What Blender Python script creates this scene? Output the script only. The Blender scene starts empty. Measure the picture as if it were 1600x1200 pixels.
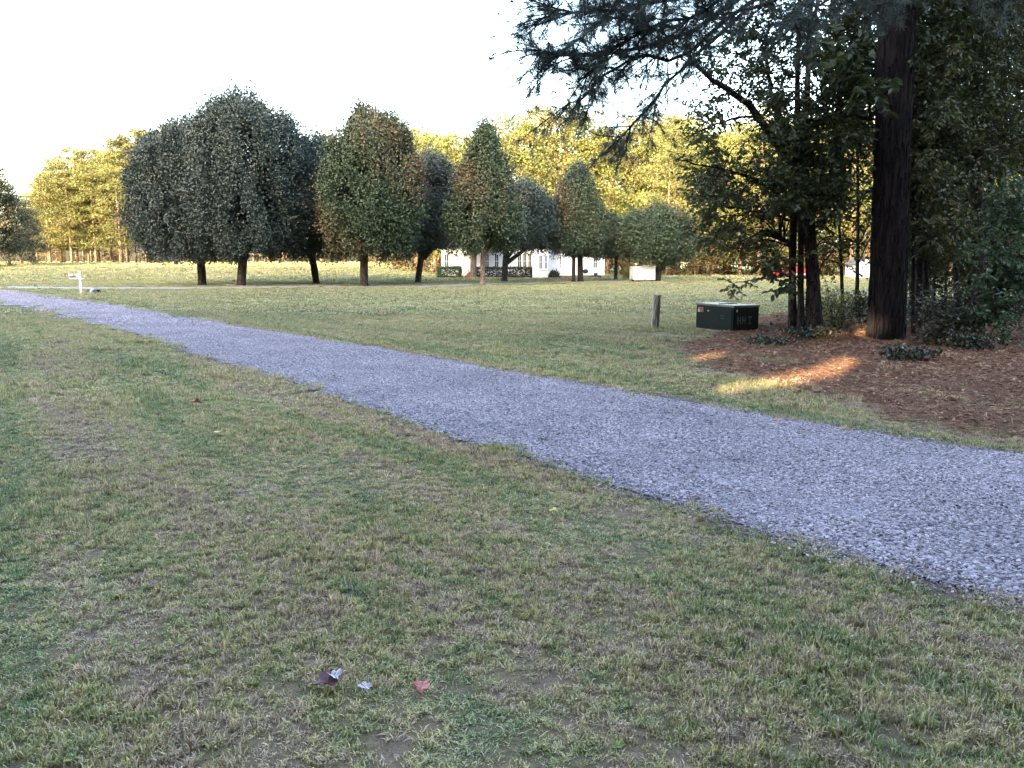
import bpy, bmesh, math, random
import numpy as np
from mathutils import Vector, Matrix, Euler

SC = bpy.context.scene
COL = SC.collection
RS = np.random.default_rng(11)
random.seed(11)
R = math.radians

# ------------------------------------------------------------------ camera
FPX = 1202.0                       # focal length in pixels of the 1600 px wide photograph
CAMZ = 1.6
PITCH = math.atan((600 - 408) / FPX)
cam_d = bpy.data.cameras.new('camera'); cam = bpy.data.objects.new('camera', cam_d)
COL.objects.link(cam); SC.camera = cam
cam_d.sensor_width = 36; cam_d.lens = 36 * FPX / 1600
cam_d.clip_start = 0.05; cam_d.clip_end = 6000
cam.location = (0, 0, CAMZ); cam.rotation_euler = (math.pi / 2 - PITCH, 0, 0)

# ------------------------------------------------------------------ light
SUN_ELEV = 12.0
SUN_SIDE = 25.0                    # the sun stands behind the camera, this far round to the left
SKY_STRENGTH = 0.15
SUN_STRENGTH = 2.1
EXPOSURE = 3.95
w = bpy.data.worlds.new('World'); SC.world = w; w.use_nodes = True
nt = w.node_tree
bg = nt.nodes['Background']
sky = nt.nodes.new('ShaderNodeTexSky'); sky.sky_type = 'NISHITA'; sky.sun_disc = False
sky.sun_elevation = R(SUN_ELEV); sky.sun_rotation = R(180 + SUN_SIDE)
sky.air_density = 1.0; sky.dust_density = 4.0; sky.ozone_density = 0.6
nt.links.new(sky.outputs[0], bg.inputs[0]); bg.inputs[1].default_value = SKY_STRENGTH
sd = bpy.data.lights.new('sun', 'SUN'); sun = bpy.data.objects.new('sun', sd); COL.objects.link(sun)
sd.energy = SUN_STRENGTH; sd.angle = R(0.5); sd.color = (1.0, 0.78, 0.46)
ce = math.cos(R(SUN_ELEV))
SUNV = Vector((math.sin(R(SUN_SIDE)) * ce, math.cos(R(SUN_SIDE)) * ce, -math.sin(R(SUN_ELEV))))
sun.rotation_euler = SUNV.to_track_quat('-Z', 'Y').to_euler(); sun.location = (-20, -40, 40)
vs = SC.view_settings
vs.view_transform = 'Standard'; vs.look = 'None'; vs.gamma = 1.0; vs.exposure = EXPOSURE
vs.use_curve_mapping = False
SC.cycles.max_bounces = 6; SC.cycles.diffuse_bounces = 3; SC.cycles.transmission_bounces = 4
SC.cycles.transparent_max_bounces = 4

# ------------------------------------------------------------------ geometry of the place
def sstep(a, b, x):
    t = np.clip((np.asarray(x, float) - a) / (b - a), 0, 1)
    return t * t * (3 - 2 * t)

_wp = np.random.default_rng(3).uniform(0, 6.28, (8,))
def terrain(x, y):
    x = np.asarray(x, float); y = np.asarray(y, float)
    z = 1.25 * sstep(-4, -20, x + 0.06 * (y - 60)) * sstep(54, 118, y)
    z = z + 0.22 * np.exp(-(((x - 9.5) / 4.0) ** 2 + ((y - 18) / 3.2) ** 2))
    z = z + 0.018 * np.sin(x * 0.55 + _wp[0] + 0.3 * y) + 0.016 * np.sin(y * 0.7 + _wp[1] - 0.25 * x)
    return z

def ray(px, py):
    r = (px - 800) / FPX; u = (600 - py) / FPX
    cp, sp = math.cos(PITCH), math.sin(PITCH)
    return np.array([r, cp + u * sp, -sp + u * cp])
def at(px, py, Y):
    d = ray(px, py); t = Y / d[1]
    return np.array([d[0] * t, Y, CAMZ + d[2] * t])
def ground(px, py, dz=0.0):
    d = ray(px, py); z = 0.0
    for _ in range(12):
        t = (z - CAMZ) / d[2]
        z = 0.5 * z + 0.5 * float(terrain(d[0] * t, d[1] * t))
    p = d * t
    return np.array([p[0], p[1], float(terrain(p[0], p[1])) + dz])
def gnd(x, y, dz=0.0):
    return np.array([x, y, float(terrain(x, y)) + dz])

# ------------------------------------------------------------------ materials
def newmat(name):
    m = bpy.data.materials.new(name); m.use_nodes = True
    nt = m.node_tree
    return m, nt, nt.nodes['Principled BSDF'], nt.nodes['Material Output']
def nd(nt, typ, **kw):
    n = nt.nodes.new(typ)
    for k, v in kw.items():
        if k.startswith('i_'):
            n.inputs[int(k[2:])].default_value = v
        else:
            setattr(n, k, v)
    return n
def lk(nt, a, b): nt.links.new(a, b)
def ramp(nt, stops, fac=None, interp='LINEAR'):
    n = nt.nodes.new('ShaderNodeValToRGB'); cr = n.color_ramp; cr.interpolation = interp
    while len(cr.elements) < len(stops): cr.elements.new(0.5)
    for e, (p, c) in zip(cr.elements, stops):
        e.position = p; e.color = (c[0], c[1], c[2], 1) if len(c) == 3 else c
    if fac is not None: lk(nt, fac, n.inputs[0])
    return n
def noise(nt, vec, scale, detail=3, rough=0.55, dist=0.0):
    n = nt.nodes.new('ShaderNodeTexNoise')
    n.inputs['Scale'].default_value = scale; n.inputs['Detail'].default_value = detail
    n.inputs['Roughness'].default_value = rough; n.inputs['Distortion'].default_value = dist
    if vec is not None: lk(nt, vec, n.inputs['Vector'])
    return n
def mix(nt, fac, a, b, blend='MIX'):
    n = nt.nodes.new('ShaderNodeMix'); n.data_type = 'RGBA'; n.blend_type = blend
    for sock, v in ((n.inputs[0], fac), (n.inputs[6], a), (n.inputs[7], b)):
        if hasattr(v, 'links'): lk(nt, v, sock)
        elif isinstance(v, (int, float)): sock.default_value = v
        else: sock.default_value = (v[0], v[1], v[2], 1)
    return n.outputs[2]
def mapping(nt, vec, scale=(1, 1, 1), rot=(0, 0, 0)):
    n = nt.nodes.new('ShaderNodeMapping'); n.inputs['Scale'].default_value = scale
    n.inputs['Rotation'].default_value = rot; lk(nt, vec, n.inputs['Vector']); return n.outputs[0]
def bump(nt, bsdf, h, strength=0.5, dist=0.02):
    b = nt.nodes.new('ShaderNodeBump'); b.inputs['Strength'].default_value = strength
    b.inputs['Distance'].default_value = dist; lk(nt, h, b.inputs['Height'])
    lk(nt, b.outputs[0], bsdf.inputs['Normal'])

def plain(name, col, rough=0.6, metal=0.0, var=0.12, scale=6.0, bmp=0.0):
    m, nt, b, o = newmat(name)
    tc = nd(nt, 'ShaderNodeTexCoord')
    n = noise(nt, tc.outputs['Object'], scale, 5)
    c2 = tuple(max(0, c * (1 - 2.2 * var)) for c in col); c1 = tuple(min(1, c * (1 + var)) for c in col)
    r_ = ramp(nt, [(0.3, c2), (0.7, c1)], n.outputs[0])
    lk(nt, r_.outputs[0], b.inputs['Base Color'])
    b.inputs['Roughness'].default_value = rough; b.inputs['Metallic'].default_value = metal
    if bmp: bump(nt, b, n.outputs[0], bmp, 0.01)
    return m

def lawn_color(nt):
    """patchy mown lawn: dry tan, olive and green areas; shared by soil sheet and blades"""
    g = nd(nt, 'ShaderNodeNewGeometry')
    p = mapping(nt, g.outputs['Position'], rot=(0, 0, R(52)))
    ps = mapping(nt, p, scale=(0.16, 1.5, 0.0))
    n1 = noise(nt, ps, 0.85, 4, 0.62, 0.25)
    n2 = noise(nt, mapping(nt, p, scale=(1, 1, 0)), 6.0, 5, 0.72, 0.3)
    n3 = noise(nt, mapping(nt, p, scale=(1, 1, 0)), 0.11, 2, 0.5)
    n4 = noise(nt, mapping(nt, p, scale=(1, 1, 0)), 5.5, 2, 0.5)
    a = nd(nt, 'ShaderNodeMath', operation='MULTIPLY_ADD', i_1=0.52); lk(nt, n1.outputs[0], a.inputs[0])
    a2 = nd(nt, 'ShaderNodeMath', operation='MULTIPLY', i_1=0.48); lk(nt, n2.outputs[0], a2.inputs[0])
    lk(nt, a2.outputs[0], a.inputs[2])
    # dry -> olive -> green
    sep = nd(nt, 'ShaderNodeSeparateXYZ'); lk(nt, g.outputs['Position'], sep.inputs[0])
    dist = nd(nt, 'ShaderNodeMapRange', i_1=9.0, i_2=30.0, i_3=0.0, i_4=0.05); lk(nt, sep.outputs[1], dist.inputs[0])
    ad = nd(nt, 'ShaderNodeMath', operation='ADD'); lk(nt, a.outputs[0], ad.inputs[0]); lk(nt, dist.outputs[0], ad.inputs[1])
    r_ = ramp(nt, [(0.39, (0.31, 0.22, 0.185)), (0.455, (0.41, 0.315, 0.225)), (0.495, (0.39, 0.34, 0.155)),
                   (0.535, (0.245, 0.27, 0.105)), (0.595, (0.13, 0.21, 0.085))], ad.outputs[0])
    big = ramp(nt, [(0.35, (0.85, 0.86, 0.84)), (0.65, (1.12, 1.1, 1.0))], n3.outputs[0])
    # yellower sward beyond the drive; its paleness paints in the grazing-view brightening
    fd = nd(nt, 'ShaderNodeMapRange', i_1=11.0, i_2=26.0, i_3=0.0, i_4=0.62); lk(nt, sep.outputs[1], fd.inputs[0])
    n5 = noise(nt, mapping(nt, g.outputs['Position'], scale=(0.25, 1, 0)), 0.35, 3, 0.6)
    pale = ramp(nt, [(0.35, (0.165, 0.195, 0.075)), (0.5, (0.235, 0.24, 0.10)), (0.65, (0.30, 0.27, 0.135))], n5.outputs[0])
    c = mix(nt, fd.outputs[0], r_.outputs[0], pale.outputs[0])
    c = mix(nt, 1.0, c, big.outputs[0], 'MULTIPLY')
    red = ramp(nt, [(0.70, (0, 0, 0)), (0.76, (1, 1, 1))], n4.outputs[0])
    c = mix(nt, mul(nt, red.outputs[0], 0.5), c, (0.22, 0.085, 0.075))
    return c
def mul(nt, s, k):
    n = nd(nt, 'ShaderNodeMath', operation='MULTIPLY', i_1=k); lk(nt, s, n.inputs[0]); return n.outputs[0]

def mat_lawn():
    m, nt, b, o = newmat('lawn_soil')
    c = lawn_color(nt)
    g = nd(nt, 'ShaderNodeNewGeometry')
    n = noise(nt, g.outputs['Position'], 30, 4, 0.7)
    sep = nd(nt, 'ShaderNodeSeparateXYZ'); lk(nt, g.outputs['Position'], sep.inputs[0])
    # bare soil between the blades near by, closed sward further off
    f = nd(nt, 'ShaderNodeMapRange', i_1=8.0, i_2=45.0, i_3=0.85, i_4=0.15); lk(nt, sep.outputs[1], f.inputs[0])
    c2 = mix(nt, f.outputs[0], c, (0.095, 0.066, 0.05))
    r_ = ramp(nt, [(0.3, (0.6, 0.6, 0.6)), (0.7, (1.2, 1.2, 1.2))], n.outputs[0])
    c2 = mix(nt, 1.0, c2, r_.outputs[0], 'MULTIPLY')
    lk(nt, c2, b.inputs['Base Color']); b.inputs['Roughness'].default_value = 0.95
    b.inputs['Specular IOR Level'].default_value = 0.15
    bump(nt, b, n.outputs[0], 0.8, 0.03)
    return m
def mat_blade():
    m, nt, b, o = newmat('grass_blade')
    c = lawn_color(nt)
    a = nd(nt, 'ShaderNodeAttribute', attribute_name='tint')
    s = nd(nt, 'ShaderNodeSeparateColor'); lk(nt, a.outputs['Color'], s.inputs[0])
    v = ramp(nt, [(0, (0.26, 0.26, 0.25)), (0.5, (0.92, 0.92, 0.91)), (1, (2.0, 1.96, 1.9))], s.outputs[0])
    c = mix(nt, 1.0, c, v.outputs[0], 'MULTIPLY')
    # a share of straw-dead blades everywhere
    d = ramp(nt, [(0.70, (0, 0, 0)), (0.72, (1, 1, 1))], s.outputs[1])
    c = mix(nt, mul(nt, d.outputs[0], 0.75), c, (0.52, 0.42, 0.31))
    gr = ramp(nt, [(0.12, (1, 1, 1)), (0.14, (0, 0, 0))], s.outputs[1])
    c = mix(nt, mul(nt, gr.outputs[0], 0.6), c, (0.13, 0.19, 0.07))
    lk(nt, c, b.inputs['Base Color']); b.inputs['Roughness'].default_value = 0.55
    b.inputs['Specular IOR Level'].default_value = 0.35
    t = nd(nt, 'ShaderNodeBsdfTranslucent'); lk(nt, c, t.inputs[0])
    ms = nd(nt, 'ShaderNodeMixShader', i_0=0.22); lk(nt, b.outputs[0], ms.inputs[1]); lk(nt, t.outputs[0], ms.inputs[2])
    lk(nt, ms.outputs[0], o.inputs[0])
    return m

def leafmat(name, stops, accent=None, rough=0.5, transl=0.25, spec=0.4, backc=None):
    """tint.r picks along the ramp leaf by leaf, tint.g how far a bough has turned towards the accent colours"""
    m, nt, b, o = newmat(name)
    a = nd(nt, 'ShaderNodeAttribute', attribute_name='tint')
    s = nd(nt, 'ShaderNodeSeparateColor'); lk(nt, a.outputs['Color'], s.inputs[0])
    c = ramp(nt, stops, s.outputs[0]).outputs[0]
    if accent:
        c2 = ramp(nt, accent, s.outputs[0]).outputs[0]
        c = mix(nt, s.outputs[1], c, c2)
    lk(nt, c, b.inputs['Base Color']); b.inputs['Roughness'].default_value = rough
    b.inputs['Specular IOR Level'].default_value = spec
    t = nd(nt, 'ShaderNodeBsdfTranslucent'); lk(nt, c, t.inputs[0])
    ms = nd(nt, 'ShaderNodeMixShader', i_0=transl); lk(nt, b.outputs[0], ms.inputs[1]); lk(nt, t.outputs[0], ms.inputs[2])
    lk(nt, ms.outputs[0], o.inputs[0])
    return m

def barkmat(name, dark, light, scale=9.0, stretch=0.22, strength=0.9):
    m, nt, b, o = newmat(name)
    tc = nd(nt, 'ShaderNodeTexCoord')
    p = mapping(nt, tc.outputs['Object'], scale=(1, 1, stretch))
    v = nd(nt, 'ShaderNodeTexVoronoi', feature='DISTANCE_TO_EDGE'); v.inputs['Scale'].default_value = scale
    n0 = noise(nt, p, scale * 1.3, 4, 0.6); 
    pm = mix(nt, 0.12, p, n0.outputs['Color'], 'ADD'); lk(nt, pm, v.inputs['Vector'])
    n = noise(nt, p, scale * 3, 5, 0.7)
    r1 = ramp(nt, [(0.0, (0, 0, 0)), (0.14, (1, 1, 1))], v.outputs['Distance'])
    h = mix(nt, 0.35, r1.outputs[0], n.outputs['Color'])
    c = ramp(nt, [(0.15, tuple(k * 0.55 for k in dark)), (0.5, dark), (0.85, light)], h)
    lk(nt, c.outputs[0], b.inputs['Base Color']); b.inputs['Roughness'].default_value = 0.95
    b.inputs['Specular IOR Level'].default_value = 0.15
    bump(nt, b, h, strength, 0.03)
    return m

def mat_gravel(sheet=True):
    m, nt, b, o = newmat('gravel_bed' if sheet else 'gravel_stone')
    g = nd(nt, 'ShaderNodeNewGeometry')
    big = noise(nt, mapping(nt, g.outputs['Position'], scale=(1, 1, 0)), 0.8, 4, 0.6)
    br = ramp(nt, [(0.3, (0.80, 0.80, 0.82)), (0.7, (1.1, 1.1, 1.1))], big.outputs[0])
    if sheet:
        v = nd(nt, 'ShaderNodeTexVoronoi'); v.inputs['Scale'].default_value = 34
        lk(nt, g.outputs['Position'], v.inputs['Vector'])
        s = nd(nt, 'ShaderNodeSeparateColor'); lk(nt, v.outputs['Color'], s.inputs[0])
        c = ramp(nt, [(0.0, (0.1403, 0.1241, 0.1434)), (0.5, (0.2356, 0.2078, 0.2410)), (1, (0.3408, 0.3026, 0.3480))], s.outputs[0]).outputs[0]
        inv = nd(nt, 'ShaderNodeMath', operation='SUBTRACT', i_0=1.0); lk(nt, v.outputs['Distance'], inv.inputs[1])
        bump(nt, b, inv.outputs[0], 1.0, 0.02)
    else:
        a = nd(nt, 'ShaderNodeAttribute', attribute_name='tint')
        s = nd(nt, 'ShaderNodeSeparateColor'); lk(nt, a.outputs['Color'], s.inputs[0])
        n = noise(nt, g.outputs['Position'], 160, 3)
        c0 = ramp(nt, [(0.0, (0.0902, 0.0807, 0.0955)), (0.35, (0.2255, 0.1987, 0.2306)), (0.8, (0.3208, 0.2825, 0.3272)), (0.94, (0.4612, 0.4136, 0.4675)),
                       (1.0, (0.4211, 0.3329, 0.3116))], s.outputs[0]).outputs[0]
        nr = ramp(nt, [(0.3, (0.8, 0.8, 0.8)), (0.7, (1.1, 1.1, 1.1))], n.outputs[0])
        c = mix(nt, 1.0, c0, nr.outputs[0], 'MULTIPLY')
    c = mix(nt, 1.0, c, br.outputs[0], 'MULTIPLY')
    lk(nt, c, b.inputs['Base Color']); b.inputs['Roughness'].default_value = 0.75
    b.inputs['Specular IOR Level'].default_value = 0.3
    return m

M = {}
M['lawn'] = mat_lawn(); M['blade'] = mat_blade()
M['gravel'] = mat_gravel(True); M['stone'] = mat_gravel(False)
M['asphalt'] = plain('old_asphalt', (0.24, 0.235, 0.245), 0.85, var=0.15, scale=1.5, bmp=0.3)
M['floor'] = plain('pine_straw_soil', (0.10, 0.045, 0.030), 0.95, var=0.3, scale=5.0, bmp=0.6)
M['straw'] = leafmat('pine_straw', [(0, (0.06, 0.025, 0.018)), (0.5, (0.17, 0.085, 0.058)), (0.85, (0.31, 0.17, 0.112)), (1, (0.42, 0.26, 0.16))],
                     [(0, (0.19, 0.105, 0.07)), (1, (0.40, 0.25, 0.165))], 0.65, 0.1, 0.25)
M['pear'] = leafmat('pear_leaf', [(0, (0.015, 0.025, 0.023)), (0.5, (0.025, 0.039, 0.035)), (1, (0.044, 0.061, 0.051))],
                    [(0, (0.060, 0.046, 0.030)), (0.5, (0.085, 0.066, 0.038)), (1, (0.12, 0.10, 0.05))], 0.5, 0.10, 0.45)
M['pear_green'] = leafmat('pear_leaf_green', [(0, (0.016, 0.030, 0.016)), (0.5, (0.029, 0.050, 0.025)), (1, (0.054, 0.079, 0.037))],
                    [(0, (0.070, 0.046, 0.028)), (0.5, (0.105, 0.072, 0.038)), (1, (0.15, 0.115, 0.055))], 0.5, 0.12, 0.42)
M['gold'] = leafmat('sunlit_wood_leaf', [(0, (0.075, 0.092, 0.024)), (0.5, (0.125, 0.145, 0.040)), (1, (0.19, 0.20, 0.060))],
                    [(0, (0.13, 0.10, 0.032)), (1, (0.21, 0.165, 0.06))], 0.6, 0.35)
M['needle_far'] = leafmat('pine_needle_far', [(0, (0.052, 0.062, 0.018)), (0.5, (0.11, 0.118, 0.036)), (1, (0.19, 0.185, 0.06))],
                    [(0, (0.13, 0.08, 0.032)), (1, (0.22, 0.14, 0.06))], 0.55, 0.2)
M['brush'] = leafmat('brush_leaf', [(0, (0.045, 0.035, 0.012)), (0.5, (0.09, 0.066, 0.02)), (1, (0.15, 0.11, 0.03))],
                    [(0, (0.08, 0.045, 0.02)), (1, (0.14, 0.08, 0.035))], 0.6, 0.2)
M['cedar'] = leafmat('shade_dark_evergreen', [(0, (0.0144, 0.0225, 0.0126)), (0.5, (0.0280, 0.0375, 0.0196)), (1, (0.0600, 0.0638, 0.0315))],  # dark tone paints shade on the far-left trees; the rear wood shares it
                    [(0, (0.0720, 0.0450, 0.0210)), (1, (0.1040, 0.0750, 0.0350))], 0.5, 0.1)
M['needle'] = leafmat('pine_needle', [(0, (0.022, 0.034, 0.030)), (0.5, (0.045, 0.064, 0.055)), (1, (0.088, 0.115, 0.092))],
                    [(0, (0.10, 0.07, 0.05)), (1, (0.17, 0.12, 0.08))], 0.42, 0.15, 0.5)
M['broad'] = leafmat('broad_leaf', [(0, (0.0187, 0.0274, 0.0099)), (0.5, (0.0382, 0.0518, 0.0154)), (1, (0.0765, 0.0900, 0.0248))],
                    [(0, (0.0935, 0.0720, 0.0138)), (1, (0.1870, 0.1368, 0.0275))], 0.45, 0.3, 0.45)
M['sapling'] = leafmat('sapling_leaf', [(0, (0.0240, 0.0525, 0.0266)), (0.5, (0.0440, 0.0863, 0.0385)), (1, (0.0800, 0.1275, 0.0525))],
                    [(0, (0.0800, 0.0825, 0.0210)), (1, (0.1600, 0.1500, 0.0420))], 0.42, 0.3, 0.5)
M['weed'] = leafmat('weed_leaf', [(0.3, (0.12, 0.17, 0.06)), (0.7, (0.22, 0.27, 0.09)), (0.86, (0.30, 0.32, 0.10)), (0.9, (0.33, 0.14, 0.11)), (1, (0.36, 0.18, 0.13))], None, 0.5, 0.25)
M['yshrub'] = leafmat('yellowing_shrub', [(0, (0.11, 0.11, 0.03)), (0.5, (0.22, 0.20, 0.055)), (1, (0.36, 0.31, 0.10))], None, 0.5, 0.35)
M['ivy'] = leafmat('undergrowth_leaf', [(0, (0.0112, 0.0156, 0.0096)), (0.5, (0.0240, 0.0325, 0.0180)), (1, (0.0525, 0.0585, 0.0330))],  # leaf tone darkened to paint in the shade under the grove
                    [(0, (0.0750, 0.0358, 0.0180)), (1, (0.1200, 0.0650, 0.0300))], 0.4, 0.2, 0.5)
M['hedge'] = leafmat('hedge_leaf', [(0, (0.02, 0.045, 0.018)), (0.5, (0.045, 0.09, 0.032)), (1, (0.085, 0.14, 0.05))], None, 0.45, 0.15)
M['bark_pear'] = barkmat('pear_bark', (0.028, 0.022, 0.021), (0.06, 0.05, 0.047), 12)
M['bark_brown'] = barkmat('brown_bark', (0.12, 0.085, 0.07), (0.22, 0.17, 0.14), 12)
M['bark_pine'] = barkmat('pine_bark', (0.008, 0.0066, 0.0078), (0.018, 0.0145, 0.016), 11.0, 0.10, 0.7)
M['bark_far'] = barkmat('far_pine_bark', (0.11, 0.07, 0.05), (0.23, 0.16, 0.115), 5.0, 0.3, 0.5)
M['bark_dark'] = barkmat('dark_bark', (0.020, 0.016, 0.015), (0.045, 0.036, 0.033), 16)
M['white'] = plain('white_siding', (0.74, 0.74, 0.76), 0.55, var=0.03, scale=2)
M['white_trim'] = plain('white_trim', (0.80, 0.80, 0.81), 0.45, var=0.03, scale=3)
M['glass'] = plain('window_glass', (0.10, 0.115, 0.13), 0.08, var=0.1, scale=1)
M['roof'] = plain('grey_shingle', (0.12, 0.115, 0.11), 0.9, var=0.2, scale=8, bmp=0.4)
M['brick'] = plain('red_brick', (0.33, 0.12, 0.075), 0.85, var=0.2, scale=9, bmp=0.3)
M['green_steel'] = plain('green_steel', (0.0028, 0.0085, 0.0078), 0.5, var=0.14, scale=4)
M['green_steel'].node_tree.nodes['Principled BSDF'].inputs['Specular IOR Level'].default_value = 0.12
M['steel_top'] = plain('sky_sheen_green_lid', (0.12, 0.13, 0.13), 0.25, var=0.15, scale=5)  # lid tone lightened to paint the pale sky reflection into its colour
M['concrete'] = plain('concrete', (0.36, 0.35, 0.34), 0.9, var=0.12, scale=9, bmp=0.3)
M['post_wood'] = barkmat('weathered_post', (0.19, 0.17, 0.155), (0.38, 0.35, 0.32), 26, 0.06, 0.8)
M['orange'] = plain('warning_orange', (0.22, 0.05, 0.03), 0.5, var=0.1)
M['label_grey'] = plain('label_faded', (0.34, 0.22, 0.19), 0.6, var=0.12)
M['number_grey'] = plain('number_faded', (0.055, 0.05, 0.062), 0.6, var=0.12)
M['mail_grey'] = plain('mailbox_enamel', (0.42, 0.42, 0.45), 0.4, var=0.08)
M['black'] = plain('black_rubber', (0.018, 0.018, 0.02), 0.7, var=0.2)
M['grey_metal'] = plain('grey_metal', (0.36, 0.36, 0.38), 0.4, metal=0.6, var=0.08)
M['red_paint'] = plain('red_paint', (0.25, 0.02, 0.015), 0.4, var=0.1)
M['wood_red'] = plain('red_brown_wood', (0.16, 0.07, 0.045), 0.8, var=0.2)
for n_, c_ in (('leaf_red', (0.36, 0.075, 0.06)), ('leaf_purple', (0.085, 0.02, 0.032)), ('leaf_pale', (0.40, 0.36, 0.42)),
               ('leaf_yellow', (0.55, 0.47, 0.13)), ('leaf_orange', (0.42, 0.17, 0.10)), ('leaf_brown', (0.15, 0.075, 0.05))):
    M[n_] = plain(n_, c_, 0.5, var=0.25, scale=30)

# ------------------------------------------------------------------ object helpers
def tag(o, label=None, cat=None, group=None, kind=None):
    if label: o['label'] = label
    if cat: o['category'] = cat
    if group: o['group'] = group
    if kind: o['kind'] = kind
    return o
def empty(name, loc, rz=0.0):
    o = bpy.data.objects.new(name, None); COL.objects.link(o)
    o.location = tuple(map(float, loc)); o.rotation_euler = (0, 0, rz); o.empty_display_size = 0.2
    return o
class G:
    """collects vertices, faces and a tint; coordinates are world ones, shifted by the parent when built"""
    def __init__(s): s.V = []; s.F = []; s.T = []; s.n = 0
    def add(s, V, F, tint=None):
        V = np.asarray(V, float).reshape(-1, 3)
        F = np.asarray(F, np.int64)
        s.V.append(V); s.F.append(F + s.n); s.n += len(V)
        if tint is None: tint = np.full((len(V), 3), 0.5)
        tint = np.asarray(tint, float)
        if tint.ndim == 1: tint = np.tile(tint, (len(V), 1))
        s.T.append(tint); return s
    def mesh(s, name, mat, smooth=False, off=(0, 0, 0)):
        V = np.concatenate(s.V) - np.asarray(off, float)
        me = bpy.data.meshes.new(name)
        idx = np.concatenate([f.ravel() for f in s.F]).astype(np.int32)
        tot = np.concatenate([np.full(len(f), f.shape[1], np.int32) for f in s.F])
        st = np.concatenate([[0], np.cumsum(tot)[:-1]]).astype(np.int32)
        me.vertices.add(len(V)); me.vertices.foreach_set('co', V.astype(np.float32).ravel())
        me.loops.add(len(idx)); me.loops.foreach_set('vertex_index', idx)
        me.polygons.add(len(tot)); me.polygons.foreach_set('loop_start', st); me.polygons.foreach_set('loop_total', tot)
        me.polygons.foreach_set('use_smooth', np.full(len(tot), bool(smooth)))
        T = np.concatenate(s.T)
        ca = me.color_attributes.new('tint', 'FLOAT_COLOR', 'POINT')
        ca.data.foreach_set('color', np.concatenate([T, np.ones((len(T), 1))], 1).astype(np.float32).ravel())
        me.update(calc_edges=True); me.validate()
        if mat is not None: me.materials.append(mat)
        return me
    def build(s, name, mat, parent=None, smooth=False, off=None):
        if off is None:
            off = np.array(parent.location) if parent is not None else np.zeros(3)
            if parent is not None and parent.parent is not None: off = off + np.array(parent.parent.location)
        o = bpy.data.objects.new(name, s.mesh(name, mat, smooth, off)); COL.objects.link(o)
        if parent is not None: o.parent = parent
        else: o.location = tuple(map(float, off))
        return o

def box_vf(x0, x1, y0, y1, z0, z1):
    V = [(x0, y0, z0), (x1, y0, z0), (x1, y1, z0), (x0, y1, z0), (x0, y0, z1), (x1, y0, z1), (x1, y1, z1), (x0, y1, z1)]
    F = [(0, 3, 2, 1), (4, 5, 6, 7), (0, 1, 5, 4), (1, 2, 6, 5), (2, 3, 7, 6), (3, 0, 4, 7)]
    return np.array(V, float), np.array(F)
def box(g, x0, x1, y0, y1, z0, z1, fr=None):
    V, F = box_vf(x0, x1, y0, y1, z0, z1)
    if fr is not None: V = fr(V)
    return g.add(V, F)
def frame(origin, rz):
    c, s = math.cos(rz), math.sin(rz); o = np.asarray(origin, float)
    def f(V):
        V = np.asarray(V, float)
        return np.stack([o[0] + c * V[:, 0] - s * V[:, 1], o[1] + s * V[:, 0] + c * V[:, 1], o[2] + V[:, 2]], 1)
    return f
def tube(g, P, rad, sides=8, cap=True, rough=0.0, tint=None):
    P = np.asarray(P, float); n = len(P); rad = np.broadcast_to(np.asarray(rad, float), (n,))
    T = np.gradient(P, axis=0); T /= np.linalg.norm(T, axis=1, keepdims=True) + 1e-9
    ref = np.array([0.0, 0, 1]) if abs(T[:, 2]).mean() < 0.8 else np.array([1.0, 0, 0])
    U = np.cross(T, ref); U /= np.linalg.norm(U, axis=1, keepdims=True) + 1e-9
    W = np.cross(T, U)
    a = np.linspace(0, 2 * math.pi, sides, endpoint=False)
    rr = rad[:, None] * (1 + rough * RS.normal(0, 1, (n, sides)))
    V = P[:, None] + rr[..., None] * (np.cos(a)[None, :, None] * U[:, None] + np.sin(a)[None, :, None] * W[:, None])
    V = V.reshape(-1, 3)
    i = np.arange(n - 1)[:, None] * sides; j = np.arange(sides)[None]; k = (j + 1) % sides
    F = np.stack([i + j, i + k, i + sides + k, i + sides + j], -1).reshape(-1, 4)
    if cap:
        c0 = len(V); V = np.concatenate([V, P[:1], P[-1:]])
        jj = np.arange(sides); kk = (jj + 1) % sides
        t0 = np.stack([np.full(sides, c0), kk, jj], 1)
        b = (n - 1) * sides
        t1 = np.stack([np.full(sides, c0 + 1), b + jj, b + kk], 1)
        g.add(V, F, tint); base = g.n - len(V)
        g.F.append(np.concatenate([t0, t1]) + base)
    else: g.add(V, F, tint)
    return g
def curve(pts, n=16):
    """Catmull-Rom through the points"""
    P = np.asarray(pts, float)
    if len(P) == 2: return P[0] + (P[1] - P[0]) * np.linspace(0, 1, n)[:, None]
    Q = np.concatenate([[2 * P[0] - P[1]], P, [2 * P[-1] - P[-2]]])
    out = []; m = len(P) - 1
    for t in np.linspace(0, m - 1e-6, n):
        i = int(t); f = t - i; a, b, c, d = Q[i:i + 4]
        out.append(0.5 * (2 * b + (c - a) * f + (2 * a - 5 * b + 4 * c - d) * f * f + (3 * b - a - 3 * c + d) * f ** 3))
    return np.array(out)
def unit(A): return A / (np.linalg.norm(A, axis=-1, keepdims=True) + 1e-9)

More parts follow.
